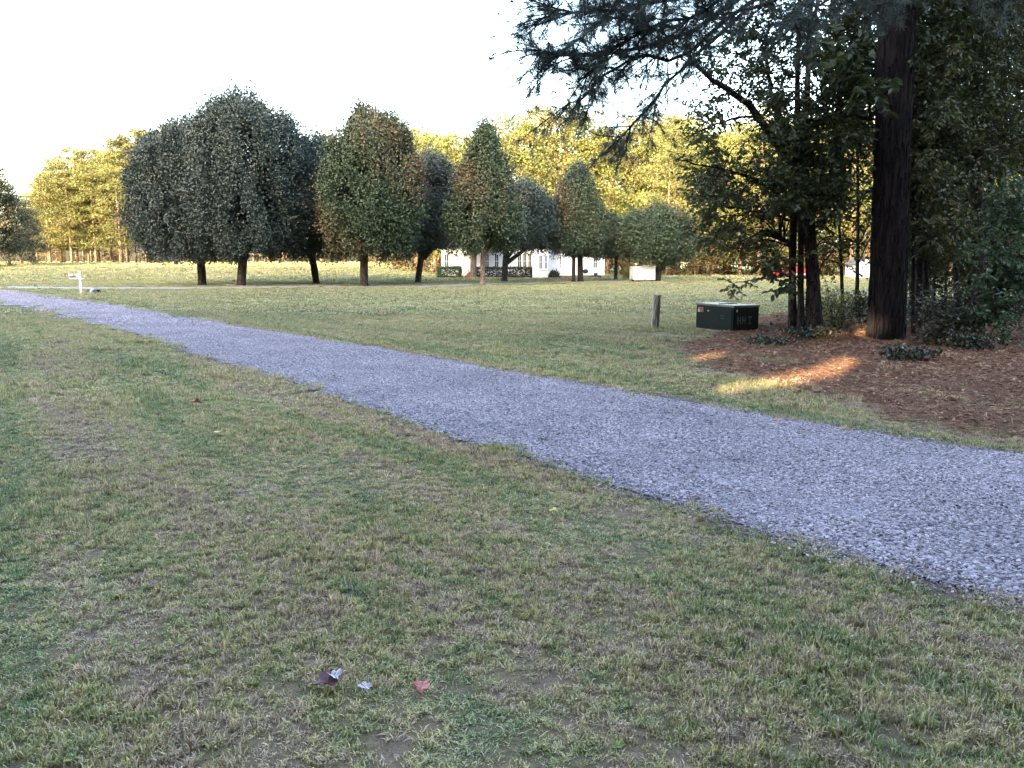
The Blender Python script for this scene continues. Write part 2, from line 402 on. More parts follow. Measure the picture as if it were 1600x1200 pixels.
def leaves(g, C, L, W, direc=None, spread=1.0, normal=None, nspread=0.6, tint=None, shape='rhomb', fold=0.18, rng=RS):
    """leaf-shaped faces: centres C, length L, width W"""
    n = len(C)
    L = np.broadcast_to(L, (n,)); W = np.broadcast_to(W, (n,))
    U = rng.normal(0, 1, (n, 3)) * spread
    if direc is not None: U = U + direc
    U = unit(U)
    N = rng.normal(0, 1, (n, 3)) * nspread
    N = N + (np.array([0, 0, 1.0]) if normal is None else normal)
    S = unit(np.cross(U, N)); N = np.cross(S, U)
    u = U * L[:, None]; s = S * W[:, None]; k = N * (W * fold)[:, None]
    if tint is None: tint = np.stack([rng.uniform(0, 1, n), np.zeros(n), np.zeros(n)], 1)
    if shape == 'rhomb':
        V = np.stack([C - 0.5 * u, C - 0.02 * u + 0.5 * s + k, C + 0.5 * u, C - 0.02 * u - 0.5 * s + k], 1)
        F = np.arange(n)[:, None] * 4 + np.arange(4)[None]
        g.add(V.reshape(-1, 3), F, np.repeat(tint, 4, 0))
    elif shape == 'blade':
        V = np.stack([C - 0.5 * s, C + 0.5 * s, C + u], 1)
        F = np.arange(n)[:, None] * 3 + np.arange(3)[None]
        g.add(V.reshape(-1, 3), F, np.repeat(tint, 3, 0))
    else:
        V = np.stack([C - 0.5 * u, C - 0.22 * u + 0.42 * s + k, C + 0.16 * u + 0.44 * s + k, C + 0.5 * u - 0.5 * k,
                      C + 0.16 * u - 0.44 * s + k, C - 0.22 * u - 0.42 * s + k], 1)
        b = np.arange(n)[:, None] * 6
        F = np.concatenate([b + np.array([[0, 1, 2, 3]]), b + np.array([[0, 3, 4, 5]])])
        g.add(V.reshape(-1, 3), F, np.repeat(tint, 6, 0))
    return g

def inpoly(x, y, poly):
    x = np.asarray(x); y = np.asarray(y); ins = np.zeros(x.shape, bool)
    n = len(poly); j = n - 1
    for i in range(n):
        xi, yi = poly[i][:2]; xj, yj = poly[j][:2]
        c = ((yi > y) != (yj > y)) & (x < (xj - xi) * (y - yi) / (yj - yi + 1e-12) + xi)
        ins ^= c; j = i
    return ins

# ------------------------------------------------------------------ the ground sheet
def axis_lines(lo, hi, fine_lo, fine_hi, step):
    a = list(np.arange(fine_lo, fine_hi + 1e-6, step)); s = step; v = fine_hi
    while v < hi: s *= 1.28; v += s; a.append(v)
    s = step; v = fine_lo
    while v > lo: s *= 1.28; v -= s; a.insert(0, v)
    return np.array(a)
gx = axis_lines(-1500, 1500, -45, 30, 0.8); gy = axis_lines(-400, 1800, -4, 60, 0.8)
X, Y = np.meshgrid(gx, gy)
V = np.stack([X, Y, terrain(X, Y)], -1).reshape(-1, 3)
nx, ny = len(gx), len(gy)
i = (np.arange(ny - 1)[:, None] * nx + np.arange(nx - 1)[None]).ravel()
F = np.stack([i, i + 1, i + nx + 1, i + nx], 1)
tag(G().add(V, F).build('lawn', M['lawn'], smooth=True), 'patchy mown lawn of dry tan and green grass', 'lawn', kind='structure')

# ------------------------------------------------------------------ the gravel drive and the paved lane
near_px = [(-260, 462), (-120, 466), (0, 474), (100, 492), (200, 519), (280, 546), (400, 581), (560, 632), (700, 683), (820, 715), (900, 742), (1000, 773),
           (1100, 802), (1200, 836), (1300, 864), (1400, 891), (1500, 920), (1620, 950), (1900, 1040), (2400, 1200)]
far_px = [(-260, 449.5), (-120, 450.5), (0, 453), (75, 462), (150, 474), (230, 487), (300, 498), (450, 523), (600, 546), (700, 564), (800, 583), (900, 600),
          (1000, 617), (1100, 634), (1200, 650), (1300, 667), (1400, 684), (1500, 700), (1620, 718), (2300, 850)]
def strip(name, A, B, mat, dz, n, across=8, crown=0.0, wob=0.0):
    a = curve(A, n); b = curve(B, n)
    # finer where near: reparametrise by arc length in log distance is unnecessary here
    t = np.linspace(0, 1, across)
    P = a[:, None] * (1 - t)[None, :, None] + b[:, None] * t[None, :, None]
    z = terrain(P[..., 0], P[..., 1]) + dz + crown * (np.sin(t * math.pi * 3) ** 2 * 0 + -np.abs(np.cos(t * math.pi * 2)) * 0)[None]
    V = np.stack([P[..., 0], P[..., 1], z], -1).reshape(-1, 3)
    i = (np.arange(n - 1)[:, None] * across + np.arange(across - 1)[None]).ravel()
    F = np.stack([i, i + 1, i + across + 1, i + across], 1)
    return G().add(V, F).build(name, mat, smooth=True), np.concatenate([a[:, :2], b[::-1, :2]])
nearW = np.array([ground(*p) for p in near_px]); farW = np.array([ground(*p) for p in far_px])
wob = np.random.default_rng(17)
drive, DRIVE = strip('gravel_drive', nearW, farW, M['gravel'], 0.014, 420, 14)
DRIVE = DRIVE + 0.05 * np.stack([np.sin(np.arange(len(DRIVE)) * 0.9) + np.sin(np.arange(len(DRIVE)) * 0.37), np.sin(np.arange(len(DRIVE)) * 0.71 + 1)], 1)
tag(drive, 'pale blue-grey crushed stone drive crossing the lawn', 'drive', kind='structure')
lane_px = [(-420, 453), (-200, 450.5), (20, 449.8), (180, 450.6), (378, 449.6), (569, 448.9), (680, 447.2), (754, 444.6), (850, 442.0), (960, 439.6), (1100, 438.6), (1300, 438.2), (1560, 438), (1900, 438)]
cw = np.array([ground(*p) for p in lane_px])
tn = unit(np.gradient(cw, axis=0)); nn = np.stack([-tn[:, 1], tn[:, 0], 0 * tn[:, 0]], 1)
lane, LANE = strip('paved_lane', cw - nn * 1.35, cw + nn * 1.35, M['asphalt'], 0.03, 160, 5)
tag(lane, 'narrow grey paved lane running past the pear trees', 'lane', kind='structure')

# pine straw under the trees on the right
floor_px = [(1120, 529), (1098, 538), (1085, 550), (1100, 562), (1130, 573), (1160, 589), (1200, 603), (1260, 614), (1400, 640), (1600, 673), (1760, 700), (2300, 800)]
fp = [ground(*p)[:2] for p in floor_px] + [np.array(q) for q in ((34, 14), (40, 22), (40, 29), (24, 28), (13.5, 26.5), (9.0, 24.0), (6.8, 20.5), (6.0, 18.6), (5.3, 18.0))]
FLOOR = np.array(fp)
fc = curve(np.concatenate([FLOOR, FLOOR[:1]]), 150)[:-1]
fc = fc + RS.normal(0, 0.06, fc.shape)
FLOORC = fc[:, :2]
gx2 = np.arange(1, 41, 0.5); gy2 = np.arange(5, 30, 0.5)
X, Y = np.meshgrid(gx2, gy2)
cellc = inpoly(X + 0.25, Y + 0.25, FLOORC)
V = np.stack([X, Y, terrain(X, Y) + 0.008], -1).reshape(-1, 3)
keep = cellc[:-1, :-1].ravel()
i = (np.arange(len(gy2) - 1)[:, None] * len(gx2) + np.arange(len(gx2) - 1)[None]).ravel()[keep]
F = np.stack([i, i + 1, i + len(gx2) + 1, i + len(gx2)], 1)
tag(G().add(V, F).build('pine_straw_ground', M['floor'], smooth=True), 'red-brown pine straw ground under the grove', 'ground', kind='structure')

# ------------------------------------------------------------------ scattered cover (grass, gravel, straw)
def src_collection(name, meshes):
    c = bpy.data.collections.new(name)
    for k, me in enumerate(meshes):
        c.objects.link(bpy.data.objects.new('%s_%02d' % (name, k), me))
    return c
def scatter(name, P, rot, scl, idx, coll, mat):
    me = bpy.data.meshes.new(name); n = len(P)
    me.vertices.add(n); me.vertices.foreach_set('co', np.asarray(P, np.float32).ravel())
    a = me.attributes.new('rot', 'FLOAT_VECTOR', 'POINT'); a.data.foreach_set('vector', np.asarray(rot, np.float32).ravel())
    a = me.attributes.new('scl', 'FLOAT_VECTOR', 'POINT'); a.data.foreach_set('vector', np.asarray(scl, np.float32).ravel())
    a = me.attributes.new('idx', 'INT', 'POINT'); a.data.foreach_set('value', np.asarray(idx, np.int32))
    me.materials.append(mat)
    o = bpy.data.objects.new(name, me); COL.objects.link(o)
    ng = bpy.data.node_groups.new(name, 'GeometryNodeTree')
    ng.interface.new_socket('Geometry', in_out='INPUT', socket_type='NodeSocketGeometry')
    ng.interface.new_socket('Geometry', in_out='OUTPUT', socket_type='NodeSocketGeometry')
    gi = ng.nodes.new('NodeGroupInput'); go = ng.nodes.new('NodeGroupOutput')
    ci = ng.nodes.new('GeometryNodeCollectionInfo'); ci.inputs[0].default_value = coll
    ci.inputs['Separate Children'].default_value = True; ci.inputs['Reset Children'].default_value = True
    ip = ng.nodes.new('GeometryNodeInstanceOnPoints'); ip.inputs['Pick Instance'].default_value = True
    def na(t, nm):
        k = ng.nodes.new('GeometryNodeInputNamedAttribute'); k.data_type = t; k.inputs['Name'].default_value = nm
        return [s for s in k.outputs if s.enabled and s.name == 'Attribute'][0]
    ng.links.new(gi.outputs[0], ip.inputs['Points']); ng.links.new(ci.outputs[0], ip.inputs['Instance'])
    ng.links.new(na('INT', 'idx'), ip.inputs['Instance Index'])
    ng.links.new(na('FLOAT_VECTOR', 'rot'), ip.inputs['Rotation']); ng.links.new(na('FLOAT_VECTOR', 'scl'), ip.inputs['Scale'])
    ng.links.new(ip.outputs[0], go.inputs[0])
    md = o.modifiers.new('scatter', 'NODES'); md.node_group = ng
    return o

def blade_patch(size, n, h, wdt, lean, seed):
    r = np.random.default_rng(seed); g = G()
    # blades grow in small tufts
    nt_ = max(6, n // 20); tc = r.uniform(-size / 2, size / 2, (nt_, 2)); th = r.uniform(0.55, 1.35, nt_); tt = r.uniform(0, 1, nt_)
    k = r.integers(0, nt_, n)
    B = np.zeros((n, 3)); B[:, :2] = tc[k] + r.normal(0, size * 0.036, (n, 2))
    H = h * th[k] * r.uniform(0.5, 1.25, n)
    ld = unit(np.concatenate([(B[:, :2] - tc[k]) * 12 + r.normal(0, 0.8, (n, 2)), np.zeros((n, 1))], 1))
    ln = lean * r.uniform(0.2, 1.6, n)
    sd_ = np.stack([-ld[:, 1], ld[:, 0], np.zeros(n)], 1); sd_ = unit(sd_ + 0.4 * r.normal(0, 1, (n, 3)))
    wd = wdt * r.uniform(0.6, 1.3, n)
    up = np.array([0, 0, 1.0])
    m_ = B + ld * (ln * H * 0.35)[:, None] + up * (H * 0.6)[:, None]
    t_ = B + ld * (ln * H * 0.85)[:, None] + up * (H * np.clip(1.05 - 0.35 * ln, 0.25, 1))[:, None]
    s_ = sd_ * (wd / 2)[:, None]
    V = np.stack([B - s_, B + s_, m_ + s_ * 0.85, m_ - s_ * 0.85, t_], 1)
    b = np.arange(n)[:, None] * 5
    tint = np.stack([np.clip(0.6 * r.uniform(0, 1, n) + 0.4 * tt[k], 0, 1), r.uniform(0, 1, n), np.zeros(n)], 1)
    g.add(V.reshape(-1, 3), b + np.array([[0, 1, 2, 3]]), np.repeat(tint, 5, 0))
    g.F.append(b + np.array([[3, 2, 4]]))
    return g.mesh('grass_patch', M['blade'])
near_patches = src_collection('grass_near', [blade_patch(0.30, 980, 0.030, 0.0044, 0.65, 50 + k) for k in range(6)])
mid_patches = src_collection('grass_mid', [blade_patch(0.6, 1000, 0.045, 0.008, 0.6, 70 + k) for k in range(5)])
far_patches = src_collection('grass_far', [blade_patch(1.4, 700, 0.06, 0.022, 0.9, 90 + k) for k in range(4)])
def in_view(x, y, m=4.0): return np.abs(x) < 0.71 * y + m
def grass_points(x0, x1, y0, y1, step, jit):
    xx, yy = np.meshgrid(np.arange(x0, x1, step), np.arange(y0, y1, step))
    x = xx.ravel() + RS.uniform(-jit, jit, xx.size); y = yy.ravel() + RS.uniform(-jit, jit, xx.size)
    k = in_view(x, y) & ~inpoly(x + RS.normal(0, 0.06, x.size), y + RS.normal(0, 0.06, x.size), DRIVE) & ~inpoly(x, y, LANE)
    fl = inpoly(x + RS.normal(0, 0.18, x.size), y + RS.normal(0, 0.18, x.size), FLOORC)
    k &= ~(fl & (RS.uniform(0, 1, x.size) > np.where(x < 5.2, 0.45, 0.10)))
    for (px_, py_, rx_, ry_) in ((1012, 522, .75, .5), (1005, 561, 1.0, .22), (1075, 540, .5, .5)):   # worn bare soil by the post
        c_ = ground(px_, py_); k &= ~((((x - c_[0]) / rx_) ** 2 + ((y - c_[1]) / ry_) ** 2 < 1) & (RS.uniform(0, 1, x.size) < .8))
    return x[k], y[k]
def grass(name, rng_, step, coll, ncoll, s0, s1, label, margin=0.0):
    x, y = grass_points(*rng_, step, step * 0.45)
    d = np.concatenate([np.min(np.linalg.norm(np.stack([x[k:k + 4000], y[k:k + 4000]], 1)[:, None] - DRIVE[None, ::4], axis=2), 1) for k in range(0, len(x), 4000)])
    k = d > margin; x, y, d = x[k], y[k], d[k]; n = len(x)
    P = np.stack([x, y, terrain(x, y) - 0.003], 1)
    rot = np.stack([RS.normal(0, 0.04, n), RS.normal(0, 0.04, n), RS.uniform(0, 6.28, n)], 1)
    hz = 0.75 + 0.35 * np.sin(x * 1.9 + y * 0.8) * np.sin(y * 1.6 - x * 0.7 + 1) + RS.uniform(-0.15, 0.25, n)
    # the mower leaves the margins of the drive a little longer
    hz = hz * (1 + 0.35 * np.exp(-(d / 0.22) ** 2))
    s = RS.uniform(s0, s1, n)
    scl = np.stack([s, s, s * hz], 1)
    return tag(scatter(name, P, rot, scl, RS.integers(0, ncoll, n), coll, M['blade']), label, 'grass', kind='stuff')
grass('lawn_grass', (-11, 11, 1.0, 8.5), 0.17, near_patches, 6, 0.85, 1.2, 'short mown grass blades around the near lawn')
grass('verge_grass', (-22, 22, 8.5, 24), 0.34, mid_patches, 5, 0.85, 1.2, 'short mown grass blades beyond the drive', 0.14)
grass('field_grass', (-46, 46, 24, 62), 0.85, far_patches, 4, 0.9, 1.2, 'short mown grass out towards the pear trees', 0.55)
grass('far_field_grass', (-100, 70, 62, 128), 1.9, far_patches, 4, 1.9, 2.5, 'short mown grass of the far field')

# broad-leaved weeds and thatch dotted through the near lawn
def weed_patch(seed):
    r = np.random.default_rng(seed); g = G(); n = r.integers(7, 14); a = r.uniform(0, 6.28, n)
    U = np.stack([np.cos(a), np.sin(a), r.uniform(.15, .7, n)], 1); L = r.uniform(.03, .065, n)
    leaves(g, unit(U) * (L * .55)[:, None] + [0, 0, .004], L, L * r.uniform(.25, .45), U, 0.05, None, .3, np.stack([r.uniform(.3, 1, n), np.zeros(n), np.zeros(n)], 1), 'hex', rng=r)
    return g.mesh('weed_patch', M['weed'])
weeds = src_collection('weeds', [weed_patch(500 + k) for k in range(6)])
x = RS.uniform(-7, 8, 5200); y = 1.6 + 8.4 * RS.uniform(0, 1, 5200)
kk = in_view(x, y) & ~inpoly(x, y, DRIVE) & ~inpoly(x, y, FLOORC) & (np.sin(x * 1.3 + 1.1 * y) + np.sin(1.9 * x - .9 * y + 2) + RS.normal(0, .6, 5200) > 0.95)
x, y = x[kk], y[kk]; n = len(x); sw = RS.uniform(.3, .7, n)
tag(scatter('lawn_weeds', np.stack([x, y, terrain(x, y) + .006], 1), np.stack([RS.normal(0, .1, n), RS.normal(0, .1, n), RS.uniform(0, 6.28, n)], 1), np.stack([sw] * 3, 1),
            RS.integers(0, 6, n), weeds, M['weed']), 'small broad-leaved weeds growing through the near lawn', 'weeds', kind='stuff')

# gravel stones
def ico():
    bm = bmesh.new(); bmesh.ops.create_icosphere(bm, subdivisions=1, radius=1)
    V = np.array([v.co[:] for v in bm.verts]); F = np.array([[v.index for v in f.verts] for f in bm.faces]); bm.free(); return V, F
IV, IF = ico()
def stone_patch(size, n, lo, hi, seed):
    r = np.random.default_rng(seed); g = G()
    c = np.concatenate([r.uniform(-size / 2, size / 2, (n, 2)), np.zeros((n, 1))], 1)
    s = lo + (hi - lo) * r.uniform(0, 1, n) ** 2.0
    c[:, 2] = s * r.uniform(-0.1, 0.5, n)
    sh = np.stack([r.uniform(0.7, 1.35, n), r.uniform(0.6, 1.1, n), r.uniform(0.4, 0.85, n)], 1) * s[:, None]
    a = r.uniform(0, 6.28, n); b = r.normal(0, 0.45, n)
    Vv = IV[None] * (1 + r.normal(0, 0.2, (n, len(IV), 1))) * sh[:, None]
    ca, sa, cb, sb = np.cos(a)[:, None], np.sin(a)[:, None], np.cos(b)[:, None], np.sin(b)[:, None]
    x, y, z = Vv[..., 0], Vv[..., 1], Vv[..., 2]
    y, z = y * cb - z * sb, y * sb + z * cb
    x, y = x * ca - y * sa, x * sa + y * ca
    Vv = np.stack([x, y, z], -1) + c[:, None]
    F = (IF[None] + (np.arange(n) * len(IV))[:, None, None]).reshape(-1, 3)
    t = np.stack([r.uniform(0, 1, n) ** 1.0, np.zeros(n), np.zeros(n)], 1)
    g.add(Vv.reshape(-1, 3), F, np.repeat(t, len(IV), 0))
    return g.mesh('gravel_patch', M['stone'])
gnear = src_collection('gravel_near', [stone_patch(0.4, 1000, 0.004, 0.0145, 200 + k) for k in range(4)] + [stone_patch(0.4, 1150, 0.003, 0.010, 205 + k) for k in range(4)])
gfar = src_collection('gravel_far', [stone_patch(1.0, 1500, 0.010, 0.024, 220 + k) for k in range(3)])
def gravel(name, rng_, step, coll, nc, label, edge):
    xx, yy = np.meshgrid(np.arange(rng_[0], rng_[1], step), np.arange(rng_[2], rng_[3], step))
    x = xx.ravel() + RS.uniform(-step / 3, step / 3, xx.size); y = yy.ravel() + RS.uniform(-step / 3, step / 3, xx.size)
    k = in_view(x, y, 5.0) & inpoly(x, y, DRIVE)
    x, y = x[k], y[k]
    dd = np.min(np.linalg.norm(np.stack([x, y], 1)[:, None] - DRIVE[None], axis=2), 1)
    k = (dd > edge[0]) & (dd < edge[1]); x, y = x[k], y[k]; n = len(x)
    P = np.stack([x, y, terrain(x, y) + 0.016], 1)
    rot = np.stack([np.zeros(n), np.zeros(n), RS.uniform(0, 6.28, n)], 1); s = RS.uniform(0.85, 1.2, n)
    ix = RS.integers(0, nc, n)
    if nc == 8:                       # fine, pressed stone in the wheel tracks, coarser between them
        h_ = len(DRIVE) // 2
        dn = np.min(np.linalg.norm(np.stack([x, y], 1)[:, None] - DRIVE[None, :h_], axis=2), 1); df = np.min(np.linalg.norm(np.stack([x, y], 1)[:, None] - DRIVE[None, h_:], axis=2), 1)
        v = dn / (dn + df); tr_ = np.exp(-((v - .24) / .10) ** 2) + np.exp(-((v - .76) / .10) ** 2)
        ix = np.where(RS.uniform(0, 1, n) < tr_ * .6, RS.integers(4, 8, n), RS.integers(0, 4, n))
        P[:, 2] -= .006 * tr_
    return tag(scatter(name, P, rot, np.stack([s, s, s], 1), ix, coll, M['stone']), label, 'gravel', kind='stuff')
gravel('drive_gravel', (-16, 11, 1.0, 21), 0.25, gnear, 8, 'loose crushed stone on the near drive', (0.2, 99))
gedge = src_collection('gravel_edge', [stone_patch(0.2, 150, 0.004, 0.014, 240 + k) for k in range(5)])
gravel('drive_edge_gravel', (-16, 11, 1.0, 21), 0.11, gedge, 5, 'loose crushed stone spilling along the edges of the near drive', (0.075, 0.32))
gloose = src_collection('gravel_loose', [stone_patch(0.26, 9, 0.003, 0.009, 260 + k) for k in range(5)])
pe = DRIVE[(DRIVE[:, 1] > 2) & (DRIVE[:, 1] < 14)]
pk = np.repeat(pe, 3, 0) + RS.normal(0, .06, (len(pe) * 3, 2)); n = len(pk)
tag(scatter('stray_gravel', np.stack([pk[:, 0], pk[:, 1], terrain(pk[:, 0], pk[:, 1]) + .018], 1), np.stack([np.zeros(n), np.zeros(n), RS.uniform(0, 6.28, n)], 1), np.ones((n, 3)),
            RS.integers(0, 5, n), gloose, M['stone']), 'stray stones scattered into the grass along the drive', 'gravel', kind='stuff')
gravel('far_drive_gravel', (-36, 0, 20, 46), 0.6, gfar, 3, 'loose crushed stone on the far drive', (0.22, 99))

# pine straw and dead leaves
def straw_patch(size, n, seed):
    r = np.random.default_rng(seed); g = G()
    c = np.concatenate([r.uniform(-size / 2, size / 2, (n, 2)), r.uniform(0.002, 0.03, (n, 1))], 1)
    d = np.concatenate([r.normal(0, 1, (n, 2)), r.normal(0, 0.12, (n, 1))], 1)
    t = np.stack([r.uniform(0, 1, n), (r.uniform(0, 1, n) > 0.8).astype(float), np.zeros(n)], 1)
    leaves(g, c, r.uniform(0.10, 0.22, n), 0.0045, d, 0.0, None, 0.3, t, rng=r)
    m = 16; c = np.concatenate([r.uniform(-size / 2, size / 2, (m, 2)), r.uniform(0.012, 0.035, (m, 1))], 1)
    leaves(g, c, r.uniform(0.04, 0.09, m), r.uniform(0.03, 0.05, m), np.concatenate([r.normal(0, 1, (m, 2)), np.zeros((m, 1))], 1), 0.1, None, 0.3,
           np.stack([r.uniform(0, 1, m), np.ones(m) * (r.uniform(0, 1, m) > 0.5), np.zeros(m)], 1), 'hex', rng=r)
    return g.mesh('straw_patch', M['straw'])
straws = src_collection('straw', [straw_patch(0.7, 620, 300 + k) for k in range(5)])
xx, yy = np.meshgrid(np.arange(1, 24, 0.3), np.arange(7, 27, 0.3))
x = xx.ravel() + RS.uniform(-.1, .1, xx.size); y = yy.ravel() + RS.uniform(-.1, .1, xx.size)
k = in_view(x, y, 5.0) & inpoly(x + RS.normal(0, .15, x.size), y + RS.normal(0, .15, x.size), FLOORC)
x, y = x[k], y[k]; n = len(x); s = RS.uniform(0.8, 1.2, n)
tag(scatter('pine_straw', np.stack([x, y, terrain(x, y) + 0.008], 1), np.stack([np.zeros(n), np.zeros(n), RS.uniform(0, 6.28, n)], 1),
            np.stack([s, s, s * RS.uniform(0.6, 1.6, n)], 1), RS.integers(0, 5, n), straws, M['straw']), 'fallen red-brown pine needles and dead leaves under the grove', 'pine straw', kind='stuff')

# ------------------------------------------------------------------ pear trees by the lane
def pear_tree(name, base_px, crown, label, mat, turned=0.2, trunk_r=0.2, lean=(0, 0), bark='bark_pear', fork=False, seed=0, dens=1.0, group='pear trees along the lane', cone=False):
    """crown = (left px, right px, top px, bottom px): read at the tree's own distance; depth equals width"""
    r = np.random.default_rng(400 + seed)
    b = ground(*base_px); Yd = b[1]
    l, rr_, top, bot = crown; bot -= 14 if l > 590 else 11; top += 5
    pl = at(l, 400, Yd)[0]; pr = at(rr_, 400, Yd)[0]
    zt = at((l + rr_) / 2, top, Yd)[2]; zb = at((l + rr_) / 2, bot, Yd)[2]
    cx = (pl + pr) / 2; Rr = (pr - pl) / 2; Hc = zt - zb
    root = tag(empty(name, b), label, 'tree', group)
    root['label'] = label
    def prof(t):                      # egg-shaped outline, broadest below the middle
        t = np.clip(t, 0, 1)
        return np.where(t < 0.32, 0.56 + 0.44 * np.sin(t / 0.32 * math.pi / 2), (1 - (np.clip(t - 0.32, 0, 1) / 0.68) ** (1.5 if cone else 2.5)) ** (0.8 if cone else 0.55))
    # trunk and upswept limbs
    g = G()
    zf = zb + 0.10 * Hc
    tp = curve([b - [0, 0, .1], b + [0.05 * lean[0], 0, 0.35], [b[0] + lean[0] * 0.5, Yd + lean[1] * 0.5, b[2] + (zf - b[2]) * 0.6], [b[0] + lean[0], Yd + lean[1], zf]], 9)
    tube(g, tp, trunk_r * np.array([1.75, 1.25, 1.04, 1, 0.98, 0.96, 0.95, 0.95, 0.95]), 10, rough=0.03)
    tipc = tp[-1]
    nl = 9
    for q in range(nl):
        a = q / nl * 6.28 + r.uniform(-.3, .3); t = r.uniform(0.45, 0.9)
        e = np.array([cx + math.cos(a) * Rr * 0.75 * prof(t), Yd + math.sin(a) * Rr * 0.75 * prof(t), zb + t * Hc])
        s0 = tp[-1] - [0, 0, r.uniform(0, 0.5) * (zf - b[2])] if fork and q < 2 else tp[-1] - [0, 0, r.uniform(0, 0.42) * (zf - b[2])]
        mid = (s0 + e) / 2 + np.array([math.cos(a) * Rr * 0.12, math.sin(a) * Rr * 0.12, -0.05 * Hc])
        lp = curve([s0, mid, e], 8)
        tube(g, lp, np.linspace(trunk_r * (0.62 if not (fork and q < 2) else 0.8), 0.03, 8), 6, False)
    tube(g, curve([tp[-1], [(cx + tp[-1][0]) / 2, Yd, zb + 0.5 * Hc], [cx, Yd, zb + 0.92 * Hc]], 8), np.linspace(trunk_r * 0.7, 0.03, 8), 6, False)
    g.build('trunk', M[bark], root, smooth=True)
    # crown: many small boughs over the outline, each a tuft of leaves
    g = G()
    ph = r.uniform(0, 6.28, 6)
    nb = int(430 * dens * (Rr * Hc) / 40) + 110
    nL = 4 if cone else int(r.integers(6, 9))
    La = np.arange(nL) / nL * 6.28 + r.uniform(-.35, .35, nL) + ph[4]
    Lr = Rr * (r.uniform(.22, .34, nL) if cone else r.uniform(.36, .50, nL)); Lw = np.minimum(Rr * (.70 if cone else .60) * r.uniform(.88, 1.1, nL), Rr * 1.03 - Lr)
    Lh = r.uniform(.55, .78, nL) if cone else r.uniform(.74, .93, nL)
    LX = np.concatenate([[0], np.cos(La) * Lr]); LY = np.concatenate([[0], np.sin(La) * Lr]); LW = np.concatenate([[Rr * (.80 if cone else .62)], Lw]); LH = np.concatenate([[1.0], Lh])
    nc = nb * 4; wt = LW * LH; lk_ = r.choice(nL + 1, nc, p=wt / wt.sum())
    t = r.uniform(0.0, 1.0, nc) ** 0.9 * 0.97; a = r.uniform(0, 6.28, nc); ins = r.uniform(0, 1, nc) ** 0.22
    rad = LW[lk_] * prof(t) * (0.35 + 0.65 * ins) * (1 + 0.05 * np.sin(5 * a + 9 * t + ph[1]) + r.normal(0, 0.05, nc)) - 0.15
    px_ = LX[lk_] + np.cos(a) * rad; py_ = LY[lk_] + np.sin(a) * rad; LB = np.concatenate([[0.02], r.uniform(0.0, .13, nL)]); hz_ = LB[lk_] + t * (LH - LB)[lk_]
    inner = np.zeros(nc, bool)
    for q in range(nL + 1):
        tq = (hz_ - LB[q]) / (LH[q] - LB[q]); inner |= (q != lk_) & (tq < 1) & (tq > 0) & (np.hypot(px_ - LX[q], py_ - LY[q]) < 0.72 * LW[q] * prof(tq))
    sel = np.where(~inner)[0][:nb]; sel = np.concatenate([sel, np.where(inner)[0][:nb // 8]]); nb = len(sel)
    a = np.arctan2(py_[sel], px_[sel]); t = hz_[sel]
    C = np.stack([cx + px_[sel], Yd + py_[sel], zb + hz_[sel] * Hc + r.normal(0, 0.1, nb)], 1)
    tur = np.clip((np.sin(a * 2 + ph[2] + t * 4) * 0.5 + np.sin(C[:, 2] * 0.9 + ph[3] + C[:, 0] * 0.6) * 0.5 + r.normal(0, 0.35, nb)) * 0.9 + (turned - 0.68) * 1.5, 0, 1)
    br = r.uniform(0, 1, nb)
    m = 128
    k = np.repeat(np.arange(nb), m)
    bs = (0.26 + 0.20 * r.uniform(0, 1, nb)) * (0.8 + 0.08 * Rr)
    off = r.normal(0, 1, (nb * m, 3)) * np.array([0.8, 0.8, 1.35]) * bs[k][:, None] * 0.75
    P = C[k] + off; lowz = zb - 0.35 + 0.25 * np.sin(P[:, 0] * 1.7 + ph[5]) * np.sin(P[:, 1] * 1.3); P[:, 2] = np.where(P[:, 2] < lowz, zb + r.uniform(0, 1.5, nb * m), P[:, 2])
    # keep a ragged lower edge
    outw = unit(np.stack([np.cos(a[k]), np.sin(a[k]), np.full(nb * m, 0.45)], 1))
    tint = np.stack([np.clip(0.6 * r.uniform(0, 1, nb * m) + 0.4 * br[k], 0, 1), np.clip(tur[k] + r.normal(0, 0.15, nb * m) * (tur[k] > 0.05), 0, 1), np.zeros(nb * m)], 1)
    leaves(g, P, r.uniform(0.11, 0.20, nb * m), r.uniform(0.08, 0.13, nb * m), outw * 0.5 + np.array([0, 0, 0.35]), 0.7, outw, 0.5, tint, rng=r)
    # outsize dark inner leaves added: block see-through light and paint inner shade
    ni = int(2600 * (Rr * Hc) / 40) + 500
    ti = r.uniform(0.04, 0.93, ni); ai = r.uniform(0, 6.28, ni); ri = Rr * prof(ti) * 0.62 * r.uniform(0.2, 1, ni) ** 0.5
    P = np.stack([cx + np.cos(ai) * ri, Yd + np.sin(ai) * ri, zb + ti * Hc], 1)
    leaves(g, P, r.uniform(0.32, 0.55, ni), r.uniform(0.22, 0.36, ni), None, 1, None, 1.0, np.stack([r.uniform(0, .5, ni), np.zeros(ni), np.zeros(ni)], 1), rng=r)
    # sprigs that break the outline
    ns = int(130 * dens); ts = r.uniform(0.15, 1.0, ns); as_ = r.uniform(0, 6.28, ns)
    k = np.repeat(np.arange(ns), 12); s_ = np.tile(np.linspace(0, 1, 12), ns)
    S0 = C[r.integers(0, nb, ns)]; as_ = np.arctan2(S0[:, 1] - Yd, S0[:, 0] - cx)
    D = unit(np.stack([np.cos(as_) * 0.5, np.sin(as_) * 0.5, 0.9 + 0 * as_], 1)) * r.uniform(0.3, 0.8, ns)[:, None]
    P = S0[k] + D[k] * s_[:, None] + r.normal(0, 0.06, (ns * 12, 3))
